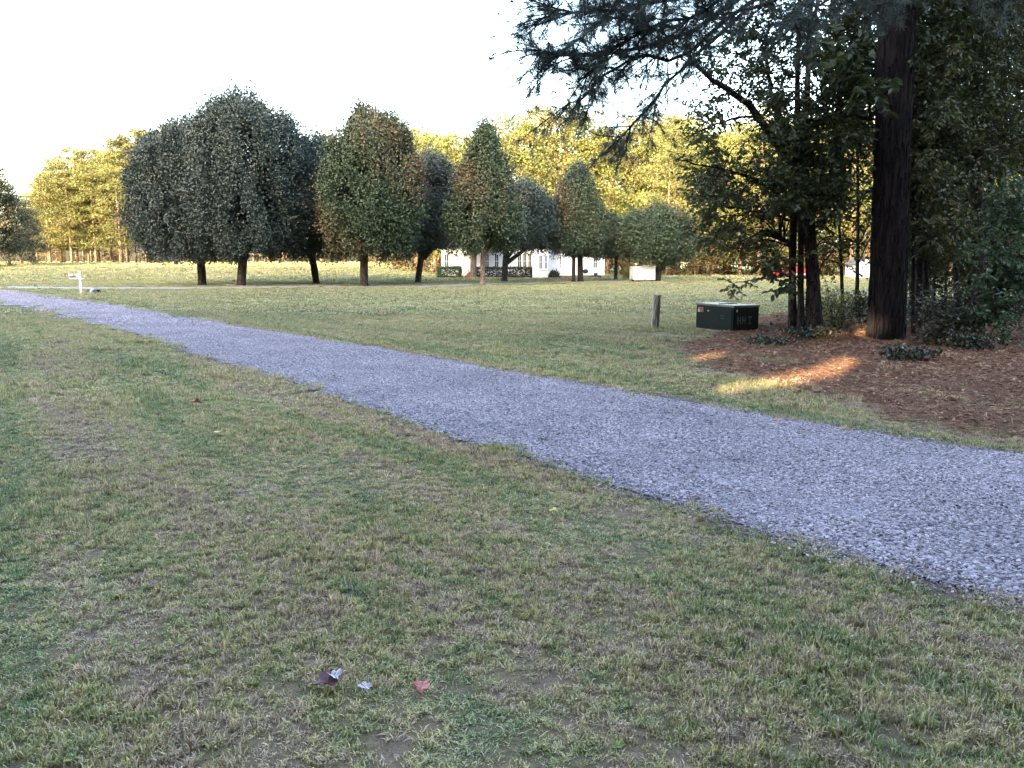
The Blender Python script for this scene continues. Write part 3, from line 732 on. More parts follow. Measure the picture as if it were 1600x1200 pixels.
    leaves(g, P, r.uniform(0.13, 0.2, ns * 12), r.uniform(0.08, 0.12, ns * 12), D[k], 0.6, None, 0.8,
           np.stack([r.uniform(0, 1, ns * 12), np.zeros(ns * 12), np.zeros(ns * 12)], 1), rng=r)
    c = g.build('crown', M[mat], root); c['kind'] = 'stuff'
    return root
pear_tree('pear_tree', (316, 446), (200, 404, 184, 416), 'broad dark round pear tree beside the tallest one by the lane', 'pear', 0.02, 0.27, (0.05, 0), seed=1)
pear_tree('pear_tree', (377, 447.6), (284, 492, 137, 414), 'tallest dark pear tree in the row with a leaning black trunk', 'pear', 0.05, 0.28, (0.4, 0), seed=2)
pear_tree('pear_tree', (494, 444), (414, 580, 203, 412), 'slim dark pear tree with forked trunk between two broad pear trees', 'pear', 0.12, 0.24, (-0.35, 0), fork=True, seed=3)
pear_tree('pear_tree', (569, 447.6), (492, 668, 164, 416), 'broad green and bronze pear tree between two slimmer dark ones', 'pear_green', 0.62, 0.26, (0.1, 0), seed=4)
pear_tree('pear_tree', (653, 442.6), (594, 738, 235, 408), 'slim greyish pear tree with a leaning trunk beside the clipped green hedge', 'pear', 0.45, 0.22, (0.5, 0), fork=True, seed=5)
pear_tree('pear_tree', (754, 447), (694, 824, 192, 406), 'pointed bronze-green pear tree with a thin brown trunk in front of the house', 'pear_green', 0.60, 0.16, (0.05, 0), 'bark_brown', seed=6, cone=True)
pear_tree('pear_tree', (788, 440.6), (748, 880, 283, 406), 'small dark pear tree with black forked trunk before the long hedge', 'pear', 0.35, 0.24, (0.2, 0), fork=True, seed=7)
pear_tree('pear_tree', (907, 440.4), (842, 960, 258, 410), 'cone-shaped bronze pear tree standing before the porch railing', 'pear_green', 0.72, 0.22, (-0.1, 0), fork=True, seed=8, cone=True)
pear_tree('pear_tree', (896, 440.8), (868, 940, 330, 408), 'slender pear tree with a straight trunk close beside the cone-shaped bronze one', 'pear_green', 0.5, 0.14, (0, 0), seed=9)
pear_tree('pear_tree', (962, 437.5), (925, 990, 335, 412), 'small leafy green pear tree at the end of the white house', 'pear_green', 0.15, 0.15, (0, 0), seed=10)
pear_tree('pear_tree', (1027, 440.3), (962, 1090, 322, 424), 'wide low grey-green tree leaning over the white trailer', 'pear_green', 0.4, 0.26, (0.3, 0), fork=True, seed=11)
pear_tree('shade_tree', (740, 435), (690, 790, 250, 402), 'tree with a pale brown trunk beside the brick steps', 'pear_green', 0.35, 0.3, (0, 0), 'bark_brown', seed=12, group=None)

# ------------------------------------------------------------------ sunlit woods behind
def bg_broadleaf(name, H, Rr, mat, seed, clear=0.16):
    r = np.random.default_rng(600 + seed); root = empty(name, (0, 0, 0)); g = G()
    tp = curve([[0, 0, -.3], [r.normal(0, .2), r.normal(0, .2), H * 0.4], [r.normal(0, .5), r.normal(0, .5), H * 0.92]], 8)
    tube(g, tp, np.linspace(0.26, 0.04, 8), 7)
    nb = 70
    t = r.beta(1.1, 1.0, nb); a = r.uniform(0, 6.28, nb)
    rad = Rr * (0.55 + 0.45 * np.sin(np.clip(t * 1.15 + 0.15, 0, 1) * math.pi)) * r.uniform(0.25, 1.12, nb)
    C = np.stack([np.cos(a) * rad, np.sin(a) * rad, H * (clear + (1 - clear) * t) - 0.4], 1)
    for q in range(0, nb, 4):
        s0 = tp[min(7, int(8 * max(0.1, C[q, 2] / H - 0.15)))]
        tube(g, curve([s0, (s0 + C[q]) / 2 + [0, 0, .4], C[q]], 5), np.linspace(0.08, 0.02, 5), 4, False)
    g.build('trunk', M['bark_far'], root, smooth=True)
    g = G(); m = 150; k = np.repeat(np.arange(nb), m)
    bs = r.uniform(0.5, 1.15, nb); hue = np.clip(r.normal(0.05, 0.3, nb), 0, 1); br = r.uniform(0, 1, nb)
    P = C[k] + r.normal(0, 1, (nb * m, 3)) * np.array([1, 1, 0.62]) * bs[k][:, None] * 0.8
    ow = unit(P - np.array([0, 0, H * 0.45]))
    tint = np.stack([np.clip(0.6 * r.uniform(0, 1, nb * m) + 0.4 * br[k], 0, 1), hue[k], np.zeros(nb * m)], 1)
    leaves(g, P, r.uniform(0.18, 0.33, nb * m), r.uniform(0.12, 0.22, nb * m), ow, 0.9, ow, 0.8, tint, rng=r)
    c = g.build('crown', M[mat], root); c['kind'] = 'stuff'
    return root
def bg_pine(name, H, Rr, mat, seed, clear=0.30):
    r = np.random.default_rng(700 + seed); root = empty(name, (0, 0, 0)); g = G(); gl = G()
    lx, ly = r.normal(0, .35, 2)
    tp = curve([[0, 0, -.3], [lx * .5, ly * .5, H * .5], [lx, ly, H]], 10)
    tube(g, tp, np.linspace(0.2, 0.03, 10), 7)
    nb = 46
    for q in range(nb):
        t = clear + (1 - clear) * (q + r.uniform(0, 1)) / nb; a = q * 2.4 + r.uniform(-.4, .4)
        s0 = np.array([lx * t, ly * t, H * t])
        ln = Rr * (0.35 + 0.9 * np.sin(min(1, (1 - t) / (1 - clear) * 0.8 + 0.08) * math.pi * 0.62)) * r.uniform(0.55, 1.15)
        e = s0 + np.array([math.cos(a) * ln, math.sin(a) * ln, ln * r.uniform(-0.05, 0.45)])
        tube(g, curve([s0, (s0 + e) / 2 - [0, 0, .08 * ln], e], 5), np.linspace(0.05, 0.015, 5), 4, False)
        nc = 4; hue = np.clip(r.normal(-0.05, 0.25), 0, 1); br = r.uniform(0, 1)
        for f in np.linspace(0.45, 1.0, nc):
            m = 42; c = s0 + (e - s0) * f
            P = c + r.normal(0, 1, (m, 3)) * [0.5, 0.5, 0.30]
            leaves(gl, P, r.uniform(0.3, 0.5, m), r.uniform(0.09, 0.16, m), unit(e - s0) * 0.5 + [0, 0, .4], 0.8, None, 1.0,
                   np.stack([np.clip(.6 * r.uniform(0, 1, m) + .4 * br, 0, 1), np.full(m, hue), np.zeros(m)], 1), rng=r)
    g.build('trunk', M['bark_far'], root, smooth=True)
    c = gl.build('crown', M[mat], root); c['kind'] = 'stuff'
    return root
def copy_tree(src, loc, rz, s, label, cat, group, first):
    o = src if first else src.copy()
    if not first:
        COL.objects.link(o)
        for ch in src.children:
            c = ch.copy(); COL.objects.link(c); c.parent = o
    o.location = tuple(map(float, loc)); o.rotation_euler = (0, 0, rz)
    o.scale = (s[0], s[0], s[1]) if isinstance(s, tuple) else (s, s, s)
    return tag(o, label, cat, group)
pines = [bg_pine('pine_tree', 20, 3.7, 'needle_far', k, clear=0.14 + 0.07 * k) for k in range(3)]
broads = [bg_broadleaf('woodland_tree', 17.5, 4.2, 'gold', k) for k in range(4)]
used = set()
def put(kind, src_i, px, Yd, H, label, group, wide=1.0):
    src = (pines if kind == 'p' else broads)[src_i]; H0 = 20 if kind == 'p' else 17.5
    xw = at(px, 400, Yd)[0]
    if kind == 'p': label = label.replace(' tree ', ' pine ', 1)
    key = (kind, src_i); first = key not in used; used.add(key)
    return copy_tree(src, gnd(xw, Yd), RS.uniform(0, 6.28), (H / H0 * wide, H / H0), label, 'tree', group, first)
# pines at the end of the left field
PL = 'tall thin sunlit pine with a bare reddish trunk at the edge of the far field'
for q, px in enumerate((72, 98, 118, 140, 157, 172, 186, 200, 216, 232, 250, 272)):
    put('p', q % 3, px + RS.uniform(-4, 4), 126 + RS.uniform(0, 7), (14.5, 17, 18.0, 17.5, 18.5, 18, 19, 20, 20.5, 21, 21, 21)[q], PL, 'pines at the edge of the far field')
for q, (px, H) in enumerate(((58, 10.5), (78, 13), (96, 15), (112, 14), (150, 15), (190, 15.5))):
    put('p', 0, px, 123 + RS.uniform(0, 3), H, 'low-branched bushy sunlit pine at the edge of the far field', 'bushy pines at the edge of the far field', 1.45)
for q in range(16):
    put('p', q % 3, 60 + q * 14 + RS.uniform(-5, 5), 137 + RS.uniform(0, 16), min(19, 13 + q * 0.6) + RS.uniform(-1, 1), 'sunlit pine deep in the stand behind the far field', 'pines deep in the far stand')
WL = 'golden sunlit tree in the wood behind the row of pear trees'
for q in range(14):
    px = 300 + q * 30
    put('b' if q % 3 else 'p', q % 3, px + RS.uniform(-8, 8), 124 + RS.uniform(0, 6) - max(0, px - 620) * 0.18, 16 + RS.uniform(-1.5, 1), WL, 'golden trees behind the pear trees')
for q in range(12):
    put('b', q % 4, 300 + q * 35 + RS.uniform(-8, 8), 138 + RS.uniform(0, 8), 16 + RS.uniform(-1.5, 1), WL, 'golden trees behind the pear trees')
# taller wood behind the house and along to the right
HL = 'tall golden sunlit tree in the wood behind the white house'
tops = {650: 215, 680: 205, 705: 200, 730: 215, 760: 225, 790: 185, 815: 172, 845: 170, 880: 168, 915: 185, 950: 180, 985: 190, 1020: 190, 1060: 185, 1100: 190, 1140: 200, 1180: 200}
for q, (px, ty) in enumerate(tops.items()):
    Yd = (98 if px < 760 else 90) + RS.uniform(-3, 4)
    H = at(px, ty, Yd)[2] - float(terrain(at(px, 400, Yd)[0], Yd))
    put('b' if q % 4 != 3 else 'p', q % (4 if q % 4 != 3 else 3), px, Yd, H, HL, 'golden trees behind the house', 1.15)
for q in range(16):
    put('b', q % 4, 640 + q * 38 + RS.uniform(-10, 10), 104 + RS.uniform(0, 9), 18 + RS.uniform(-1.5, 1.0), HL, 'golden trees behind the house', 1.2)
RL = 'sunlit tree at the wood edge beyond the right-hand lawn'
for q in range(20):
    px = 1050 + q * 34
    put('b' if q % 4 else 'p', q % (4 if q % 4 else 3), px + RS.uniform(-9, 9), 80 + RS.uniform(0, 7), 15 + RS.uniform(-3, 3), RL, 'trees at the wood edge beyond the lawn', 1.05)
for q in range(14):
    put('b', q % 4, 1050 + q * 46 + RS.uniform(-9, 9), 92 + RS.uniform(0, 7), 18 + RS.uniform(-2, 2), RL, 'trees at the wood edge beyond the lawn', 1.2)
# far-left evergreens; the dark leaf colour paints the shade they stand in
ced = bg_broadleaf('evergreen_tree', 13, 3.6, 'cedar', 20, clear=0.04)
for q, (px, Yd, H) in enumerate(((-12, 93, 12.2), (14, 96, 10.0), (33, 102, 8.4), (52, 109, 7.5), (-45, 92, 13.5), (-85, 95, 14))):
    copy_tree(ced, gnd(at(px, 400, Yd)[0], Yd), q * 1.3, (H / 13 * 0.95, H / 13), 'shade-toned evergreen tree where the drive meets the far lane', 'tree', 'shade-toned evergreens beyond the drive', q == 0)

# understory at the foot of the sunlit woods, one mass
def thicket(name, pts, mat, label, seed):
    r = np.random.default_rng(seed); g = G()
    for (x, y, rx, h, n) in pts:
        z = float(terrain(x, y)); nb = max(4, n // 40)
        c = np.stack([r.normal(x, rx * .5, nb), r.normal(y, rx * .4, nb), z + h * r.uniform(0.1, 0.85, nb)], 1)
        k = r.integers(0, nb, n); P = c[k] + r.normal(0, .35, (n, 3)); P[:, 2] = np.maximum(P[:, 2], z + 0.05)
        hue = np.clip(r.normal(.35, .35, nb), 0, 1)
        leaves(g, P, r.uniform(.2, .42, n), r.uniform(.12, .25, n), None, 1, None, 1.0, np.stack([r.uniform(0, 1, n), hue[k], np.zeros(n)], 1), rng=r)
    return tag(g.build(name, M[mat]), label, 'undergrowth', kind='stuff')
pts = []
for px in range(60, 660, 14): pts.append((at(px, 400, 130)[0], 131 + RS.uniform(-1, 4), 1.6, RS.uniform(1.2, 3.6), 90))
for px in range(620, 980, 16): pts.append((at(px, 400, 94)[0], 94 + RS.uniform(-2, 4), 1.4, RS.uniform(1.0, 3.0), 170))
for px in range(980, 1700, 16): pts.append((at(px, 400, 84)[0], 84 + RS.uniform(-3, 4), 1.3, RS.uniform(1.0, 3.6), 190))
for px in range(40, 700, 11): pts.append((at(px, 400, 150)[0], 150 + RS.uniform(-8, 6), 2.6, RS.uniform(5, 10), 420))
for px in range(620, 1000, 14): pts.append((at(px, 400, 112)[0], 112 + RS.uniform(-5, 6), 2.0, RS.uniform(4, 8), 230))
for px in range(980, 1700, 14): pts.append((at(px, 400, 100)[0], 100 + RS.uniform(-6, 6), 1.8, RS.uniform(3, 7), 230))
thicket('wood_undergrowth', pts, 'brush', 'yellowing brush along the foot of the sunlit woods', 77)

# ------------------------------------------------------------------ the tall wood behind the photographer, whose shadow covers the lawn
def wall_height(x): return np.interp(x, [-190, -110, -95, -67, -46, -29, 0, 30, 70], [26.5, 24.6, 25.0, 26.2, 28, 27, 25.5, 25, 25])
r = np.random.default_rng(5)
g = G(); gt = G()
nq = 110000
x = r.uniform(-175, 60, nq); y = -11 - 16 * r.uniform(0, 1, nq); hh = wall_height(x) * (1 + 0.035 * np.sin(x * 0.9) + 0.03 * np.sin(x * 0.37 + 1) + r.normal(0, 0.012, nq))
z = hh * r.uniform(-0.02, 1, nq)
P = np.stack([x, y, z], 1)
# an opening between crowns lets a shaft of sun through to the pine straw
sv = np.array(SUNV); tt = (14.5 - y) / sv[1]
hx = x + sv[0] * tt; hz = z + sv[2] * tt
def hole(cx, cz, rx, rz): return ((hx - cx) / rx) ** 2 + ((hz - cz) / rz) ** 2 < 1
spot = ground(1285, 588); spot2 = ground(1385, 520); 
def proj(p):
    t = (14.5 - p[1]) / sv[1]; return p[0] + sv[0] * t, p[2] + sv[2] * t
s1 = proj(spot); s2 = proj(spot2 + np.array([-0.35, 0, 0.25]))
SPOTS = [(1212, 600, .26), (1238, 594, .34), (1266, 588, .34), (1292, 581, .3), (1312, 571, .25), (1328, 564, .2), (1160, 604, .22), (1140, 606, .15), (1112, 557, .24), (1098, 561, .14), (1290, 528, .25), (1310, 524, .2)]
def lit():
    m_ = hole(s2[0], s2[1], 0.42, 0.5)
    for (a_, b_, c_) in SPOTS:
        q_ = proj(ground(a_, b_)); m_ = m_ | hole(q_[0], q_[1], c_ * 1.3, max(.12, c_ * .46))
    return m_
op = lit()
big = ((hx - s1[0]) / 4.0) ** 2 + ((hz - s1[1]) / 1.9) ** 2 < 1
P = P[~op & ~big]; nq = len(P)
leaves(g, P, r.uniform(1.3, 1.9, nq), r.uniform(1.0, 1.4, nq), None, 1, np.array([0, 1.0, 0.3]), 0.5,
       np.stack([r.uniform(0, 1, nq), np.zeros(nq), np.zeros(nq)], 1), rng=r)
# smaller leaves round the opening keep its edge dappled
nq = 70000
hx0 = r.uniform(s1[0] - 5.0, s1[0] + 5.0, nq); hz0 = r.uniform(s1[1] - 2.9, s1[1] + 2.9, nq)
yy_ = r.uniform(-16, -11, nq); tt = (yy_ - 14.5) / sv[1]
P = np.stack([hx0 + sv[0] * tt, yy_, hz0 + sv[2] * tt], 1)
hx, hz = hx0, hz0
jit = r.normal(0, 0.04, nq)
hx = hx + jit; hz = hz + r.normal(0, 0.03, nq)
op = lit()
P = P[~op & (P[:, 2] > 0.1)]; nq = len(P)
leaves(g, P, r.uniform(0.16, 0.24, nq), r.uniform(0.12, 0.17, nq), None, 1, np.array([0, 1.0, 0.2]), 0.5,
       np.stack([r.uniform(0, 1, nq), np.zeros(nq), np.zeros(nq)], 1), rng=r)
for k in range(60):
    xx_ = -172 + k * 3.9 + r.uniform(-1, 1); yy2 = r.uniform(-24, -14)
    if abs((xx_ + sv[0] * (14.5 - yy2) / sv[1]) - s1[0]) < 2.4 or abs((xx_ + sv[0] * (14.5 - yy2) / sv[1]) - s2[0]) < 0.9: continue
    tube(gt, [[xx_, yy2, -0.3], [xx_ + .2, yy2, 10], [xx_ + .1, yy2, 24]], [0.3, 0.22, 0.06], 7)
tag(g.build('woodland', M['cedar']), 'dense tall wood standing behind the viewpoint and shading the lawn', 'woodland', kind='stuff')
tag(gt.build('woodland_trunks', M['bark_dark']), 'trunks of the tall wood behind the viewpoint', 'woodland', kind='stuff')

# ------------------------------------------------------------------ the near grove on the right
def spray(gb, gl, p0, p1, r, LL=(0.07, 0.12), ns=7, dens=1.0, hue=0.0, flat=0.75, droop=0.12, aspect=0.55, shape='hex'):
    """one leafy twig: a stem with side shoots lying in a roughly level plane"""
    d = p1 - p0; ln = np.linalg.norm(d); d = d / (ln + 1e-9)
    side = unit(np.cross(d, [0, 0, 1.0]) + r.normal(0, 0.15, 3))
    mid = (p0 + p1) / 2 + np.array([0, 0, 0.06 * ln])
    st = curve([p0, mid, p1 - [0, 0, droop * ln * 0.3]], 6)
    tube(gb, st, np.linspace(0.004 + 0.006 * ln, 0.003, 6), 3, False)
    br = r.uniform(0, 1)
    for q in range(ns):
        f = 0.15 + 0.85 * (q + r.uniform(0, 0.8)) / ns
        b = st[min(5, int(f * 5.99))]; sg = 1 if q % 2 else -1
        e = b + (side * sg * r.uniform(0.5, 1.0) + d * r.uniform(0.4, 0.9)) * ln * r.uniform(0.22, 0.45) + np.array([0, 0, r.normal(-droop, 0.42) * ln * 0.5])
        tube(gb, [b, (b + e) / 2 + [0, 0, .015], e], [0.005, 0.004, 0.002], 3, False)
        el = np.linalg.norm(e - b); m = max(3, int(el / 0.052 * dens))
        t = np.linspace(0.1, 1.05, m)[:, None]
        dd = unit((e - b)[None]); sgn = np.where(np.arange(m) % 2, 1, -1)[:, None]
        sd_ = unit(np.cross(dd, [0, 0, 1.0]))
        L = r.uniform(LL[0], LL[1], m)
        U = dd * 0.6 + sd_ * sgn * r.uniform(0.5, 1.0, (m, 1)) + np.array([0, 0, -0.35]) + r.normal(0, 0.38, (m, 3))
        C = b + (e - b) * t + unit(U) * (L * 0.5)[:, None]
        tint = np.stack([np.clip(.55 * r.uniform(0, 1, m) + .45 * br, 0, 1), np.clip(hue + r.normal(0, .1, m) * (hue > 0), 0, 1), np.zeros(m)], 1)
        leaves(gl, C, L, L * aspect * r.uniform(.8, 1.2, m), U, 0.0, None, flat, tint, shape, rng=r)

def grove_tree(name, stems, limbs, zones, mat, bark, label, group, seed, sides=8, dens=1.0):
    """stems/limbs: polylines of (px, py, depth, radius); zones: (px0, px1, py0, py1, y0, y1, sprays, leaf range, hue)"""
    r = np.random.default_rng(900 + seed)
    base = ground(stems[0][0][0], stems[0][0][1])
    root = tag(empty(name, base), label, 'tree', group)
    gb = G(); gl = G(); gt = G(); anchors = []
    for st in stems:
        b = ground(st[0][0], st[0][1]); pts = [b - [0, 0, .15]] ; rad = [st[0][3] * 1.35]
        for (px, py, dy, rd) in st[1:]:
            pts.append(at(px, py, b[1] + dy)); rad.append(rd)
        n = 22; c = curve(pts, n)
        rr = np.interp(np.linspace(0, len(pts) - 1, n), range(len(pts)), rad)
        rr[0] *= 1.15
        tube(gt, c, rr, sides, rough=0.045); anchors.append(c[4:])
    for lm in limbs:
        pts = [at(px, py, base[1] + dy) for (px, py, dy, rd) in lm]; rad = [q[3] for q in lm]
        n = 14; c = curve(pts, n); c[1:] += r.normal(0, 0.015, (n - 1, 3))
        tube(gt, c, np.interp(np.linspace(0, len(pts) - 1, n), range(len(pts)), rad), 6, False, rough=0.04); anchors.append(c[3:])
    A = np.concatenate(anchors)
    for (x0, x1, y0, y1, d0, d1, ns, LL, hue) in zones:
        for q in range(int(ns * dens * (1.9 if LL[1] < .14 else 1.0))):
            p1 = at(r.uniform(x0, x1), r.uniform(y0, y1), base[1] + r.uniform(d0, d1))
            lower = A[A[:, 2] < p1[2] + 0.4]
            if len(lower) == 0: lower = A
            a = lower[np.argmin(np.linalg.norm(lower - p1, axis=1) + r.uniform(0, 0.8, len(lower)))]
            d = p1 - a; ln = np.linalg.norm(d); L = r.uniform(0.55, 1.0)
            hd = unit(np.array([d[0], d[1], 0.3 * d[2]]) + r.normal(0, 0.28, 3) * [1, 1, .7] * ln)
            p0 = p1 - hd * L
            if ln > L * 1.1:
                c = curve([a, a + (p0 - a) * 0.5 + np.array([0, 0, 0.10 * ln]), p0], 7)
                tube(gb, c, np.linspace(0.008 + 0.006 * ln, 0.007, 7), 4, False)
            spray(gb, gl, p0, p1, r, LL, r.integers(6, 10), 1.35, hue if r.uniform() < 0.7 else 0.0)
    gt.build('trunk', M[bark], root, smooth=True)
    gb.build('branches', M[bark], root)['kind'] = 'stuff'
    c = gl.build('crown', M[mat], root); c['kind'] = 'stuff'
    return root

# the clump of dark stems with the arching limb
grove_tree('broadleaf_tree',
    [[(1240, 524, 0, .085), (1238, 450, 0, .08), (1240, 330, 0, .075), (1246, 240, .1, .08), (1246, 120, .2, .05), (1250, -20, .3, .035), (1255, -160, .3, .02)],
     [(1252, 526, 0, .07), (1251, 450, 0, .065), (1250, 340, .1, .06), (1238, 260, .1, .06), (1220, 190, .3, .045)],
     [(1273, 526, 0, .155), (1270, 440, 0, .14), (1262, 330, .1, .115), (1256, 240, .2, .09), (1262, 120, .3, .06), (1270, -60, .4, .035)]],
    [[(1248, 265, .1, .09), (1212, 225, 0, .08), (1180, 178, -.3, .07), (1140, 140, -.6, .055), (1103, 118, -.8, .045), (1080, 92, -1.0, .035), (1066, 68, -1.1, .025)],
     [(1248, 225, .1, .06), (1215, 175, .4, .05), (1200, 120, .6, .04), (1196, 60, .7, .03)],
     [(1258, 190, .2, .045), (1310, 182, -.2, .04), (1370, 186, -.5, .03)],
     [(1244, 330, 0, .04), (1190, 285, -.4, .03), (1120, 262, -.8, .02), (1060, 250, -1.0, .01)],
     [(1240, 345, 0, .035), (1180, 330, .3, .025), (1110, 318, .6, .015)],
     [(1240, 395, 0, .03), (1228, 375, -.3, .02), (1216, 372, -.5, .012)],
     [(1182, 182, -.3, .03), (1130, 190, -.4, .022), (1075, 215, -.6, .012)]],
    [(1075, 1240, 150, 255, -1.6, 1.2, 16, (.07, .12), 0.15), (1070, 1235, 250, 330, -1.8, 1.5, 28, (.07, .12), 0.2),
     (1085, 1190, 335, 395, -1.2, 1.4, 15, (.07, .12), 0.35), (1322, 1360, 130, 260, -1.9, -1.1, 4, (.08, .13), 0.1), (1200, 1330, 130, 300, -1.5, 1.8, 42, (.08, .13), 0.0),
     (1190, 1330, 255, 330, -1.6, 1.0, 18, (.08, .13), 0.0), (1195, 1340, 300, 335, -1.2, 1.4, 9, (.08, .14), 0.0),
     (1192, 1228, 400, 458, -1.4, -0.6, 6, (.12, .17), 0.0), (1120, 1145, 440, 455, -1.5, -1.0, 1, (.09, .13), 0.1),
     (1090, 1330, 0, 140, -1.0, 2.0, 40, (.08, .12), 0.0), (1280, 1372, 60, 130, -2.2, -1.0, 8, (.17, .24), 0.0),
     (1280, 1350, 330, 420, 0.0, 2.0, 8, (.06, .10), 0.3)],
    'broad', 'bark_dark', 'clump of dark leaning stems with an arching limb beside the green utility box', None, 1)

# the large pine
def needle_tuft(gl, c, d, r, n=52, L=0.21, hue=0.0):
    U = unit(d)[None] * r.uniform(0.1, 1.0, (n, 1)) + r.normal(0, 0.62, (n, 3))
    t = r.uniform(-0.06, 0.02, (n, 1)); C = c[None] + unit(d)[None] * t
    br = r.uniform(0, 1)
    leaves(gl, C, L * r.uniform(0.7, 1.15, n), 0.0055, U, 0.0, None, 1.0, np.stack([np.clip(.5 * r.uniform(0, 1, n) + .5 * br, 0, 1), np.full(n, hue), np.zeros(n)], 1), 'blade', rng=r)
def pine_bough(gb, gl, pts, rad, r, nt=26, spread=0.55, start=0.25):
    n = 16; c = curve(pts, n); c[1:] += r.normal(0, 0.03, (n - 1, 3))
    tube(gb, c, np.linspace(rad, 0.012, n), 6, False, rough=0.05)
    for q in range(nt):
        f = start + (1 - start) * (q + r.uniform(0, 1)) / nt; i = min(n - 2, int(f * (n - 1)))
        d = unit(c[i + 1] - c[i]); b = c[i]
        e = b + (d * r.uniform(0.3, 1.0) + np.clip(r.normal(0, 0.55, 3), -.9, .9) * [1, 1, .75] + np.array([0, 0, -0.10])) * spread * r.uniform(0.5, 1.5)
        tw = curve([b, (b + e) / 2 + r.normal(0, .05, 3), e], 6)
        tube(gb, tw, np.linspace(0.012, 0.005, 6), 4, False)
        for k in (3, 5):
            needle_tuft(gl, tw[k], tw[k] - tw[k - 1] + [0, 0, .02], r)
        for s in range(2):
            b2 = tw[r.integers(2, 5)]; e2 = b2 + (unit(e - b) * 0.5 + np.clip(r.normal(0, .6, 3), -1, 1)) * spread * r.uniform(0.3, 0.6)
            tube(gb, [b2, (b2 + e2) / 2, e2], [0.006, 0.005, 0.004], 3, False)
            needle_tuft(gl, e2, e2 - b2, r)
    return c
r = np.random.default_rng(31)
pb = ground(1384, 531); PY = pb[1]
pine = tag(empty('large_pine_tree', pb), 'massive pine with thick dark furrowed trunk flaring at the pine straw', 'tree')
gt = G(); gb = G(); gl = G()
hs = [0, .12, .35, .7, 1.2, 2, 3.2, 4.6, 6, 7.5, 9, 11, 14]
top = at(1402, -10, PY)
tp = np.array([pb + np.array([(top[0] - pb[0]) * h / (top[2] - pb[2]), 0, h - (0.15 if h == 0 else 0)]) for h in hs])
rad = 0.83 * np.array([.47, .43, .40, .385, .38, .375, .37, .365, .355, .34, .32, .28, .2])
sides = 40; n = 60
tt_ = np.linspace(0, 1, n) ** 1.5; zz = tt_ * 14
cx_ = np.interp(zz, hs, tp[:, 0]); rr_ = np.interp(zz, hs, rad)
a = np.linspace(0, 6.283, sides, endpoint=False)
flare = (1 + 0.15 * np.exp(-zz / 0.28)[:, None] * np.sin(5 * a + .6)[None] + 0.018 * np.sin(13 * a[None] + zz[:, None] * 1.7) + r.normal(0, 0.014, (n, sides)))
V = np.stack([cx_[:, None] + rr_[:, None] * flare * np.cos(a), PY + rr_[:, None] * flare * np.sin(a), pb[2] - .12 + zz[:, None] + 0 * a], -1).reshape(-1, 3)
i_ = np.arange(n - 1)[:, None] * sides; j = np.arange(sides)[None]; k = (j + 1) % sides
gt.add(V, np.stack([i_ + j, i_ + k, i_ + sides + k, i_ + sides + j], -1).reshape(-1, 4))
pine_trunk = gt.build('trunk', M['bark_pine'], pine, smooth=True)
# bark plates: raised scales on the trunk
gp = G()
npl = 900
pa = r.uniform(math.pi * 0.95, math.pi * 2.05, npl); pz = 0.15 + 8.5 * r.uniform(0, 1, npl)
pr = np.interp(pz + .12, hs, rad); pcx = np.interp(pz + .12, hs, tp[:, 0])
for q in range(npl):
    ca_, sa_ = math.cos(pa[q]), math.sin(pa[q]); tang = np.array([-sa_, ca_, 0]); nrm = np.array([ca_, sa_, 0]); up = np.array([0, 0, 1.])
    c = np.array([pcx[q] + pr[q] * ca_ * 0.985, PY + pr[q] * sa_ * 0.985, pb[2] + pz[q]])
    wq = r.uniform(.018, .034); hq = r.uniform(.10, .28); dq = r.uniform(.016, .034)
    loop = np.array([(-1, -.75), (-.35, -1), (.7, -.9), (1, -.2), (.8, .7), (.1, 1), (-.8, .8)]) * r.uniform(.8, 1.15, (7, 1))
    B = c + loop[:, :1] * wq * tang + loop[:, 1:] * hq * up - nrm * 0.02
    T_ = c + loop[:, :1] * wq * .72 * tang + loop[:, 1:] * hq * .82 * up + nrm * dq
    i7 = np.arange(7); k7 = (i7 + 1) % 7
    gp.add(np.concatenate([B, T_]), np.stack([i7, k7, k7 + 7, i7 + 7], 1)); gp.F.append(np.array([np.arange(7, 14)]) + gp.n - 14)
o = gp.build('bark_plates', M['bark_pine'], pine_trunk); o['kind'] = 'stuff'
def bpt(px, py, dy): return at(px, py, PY + dy)
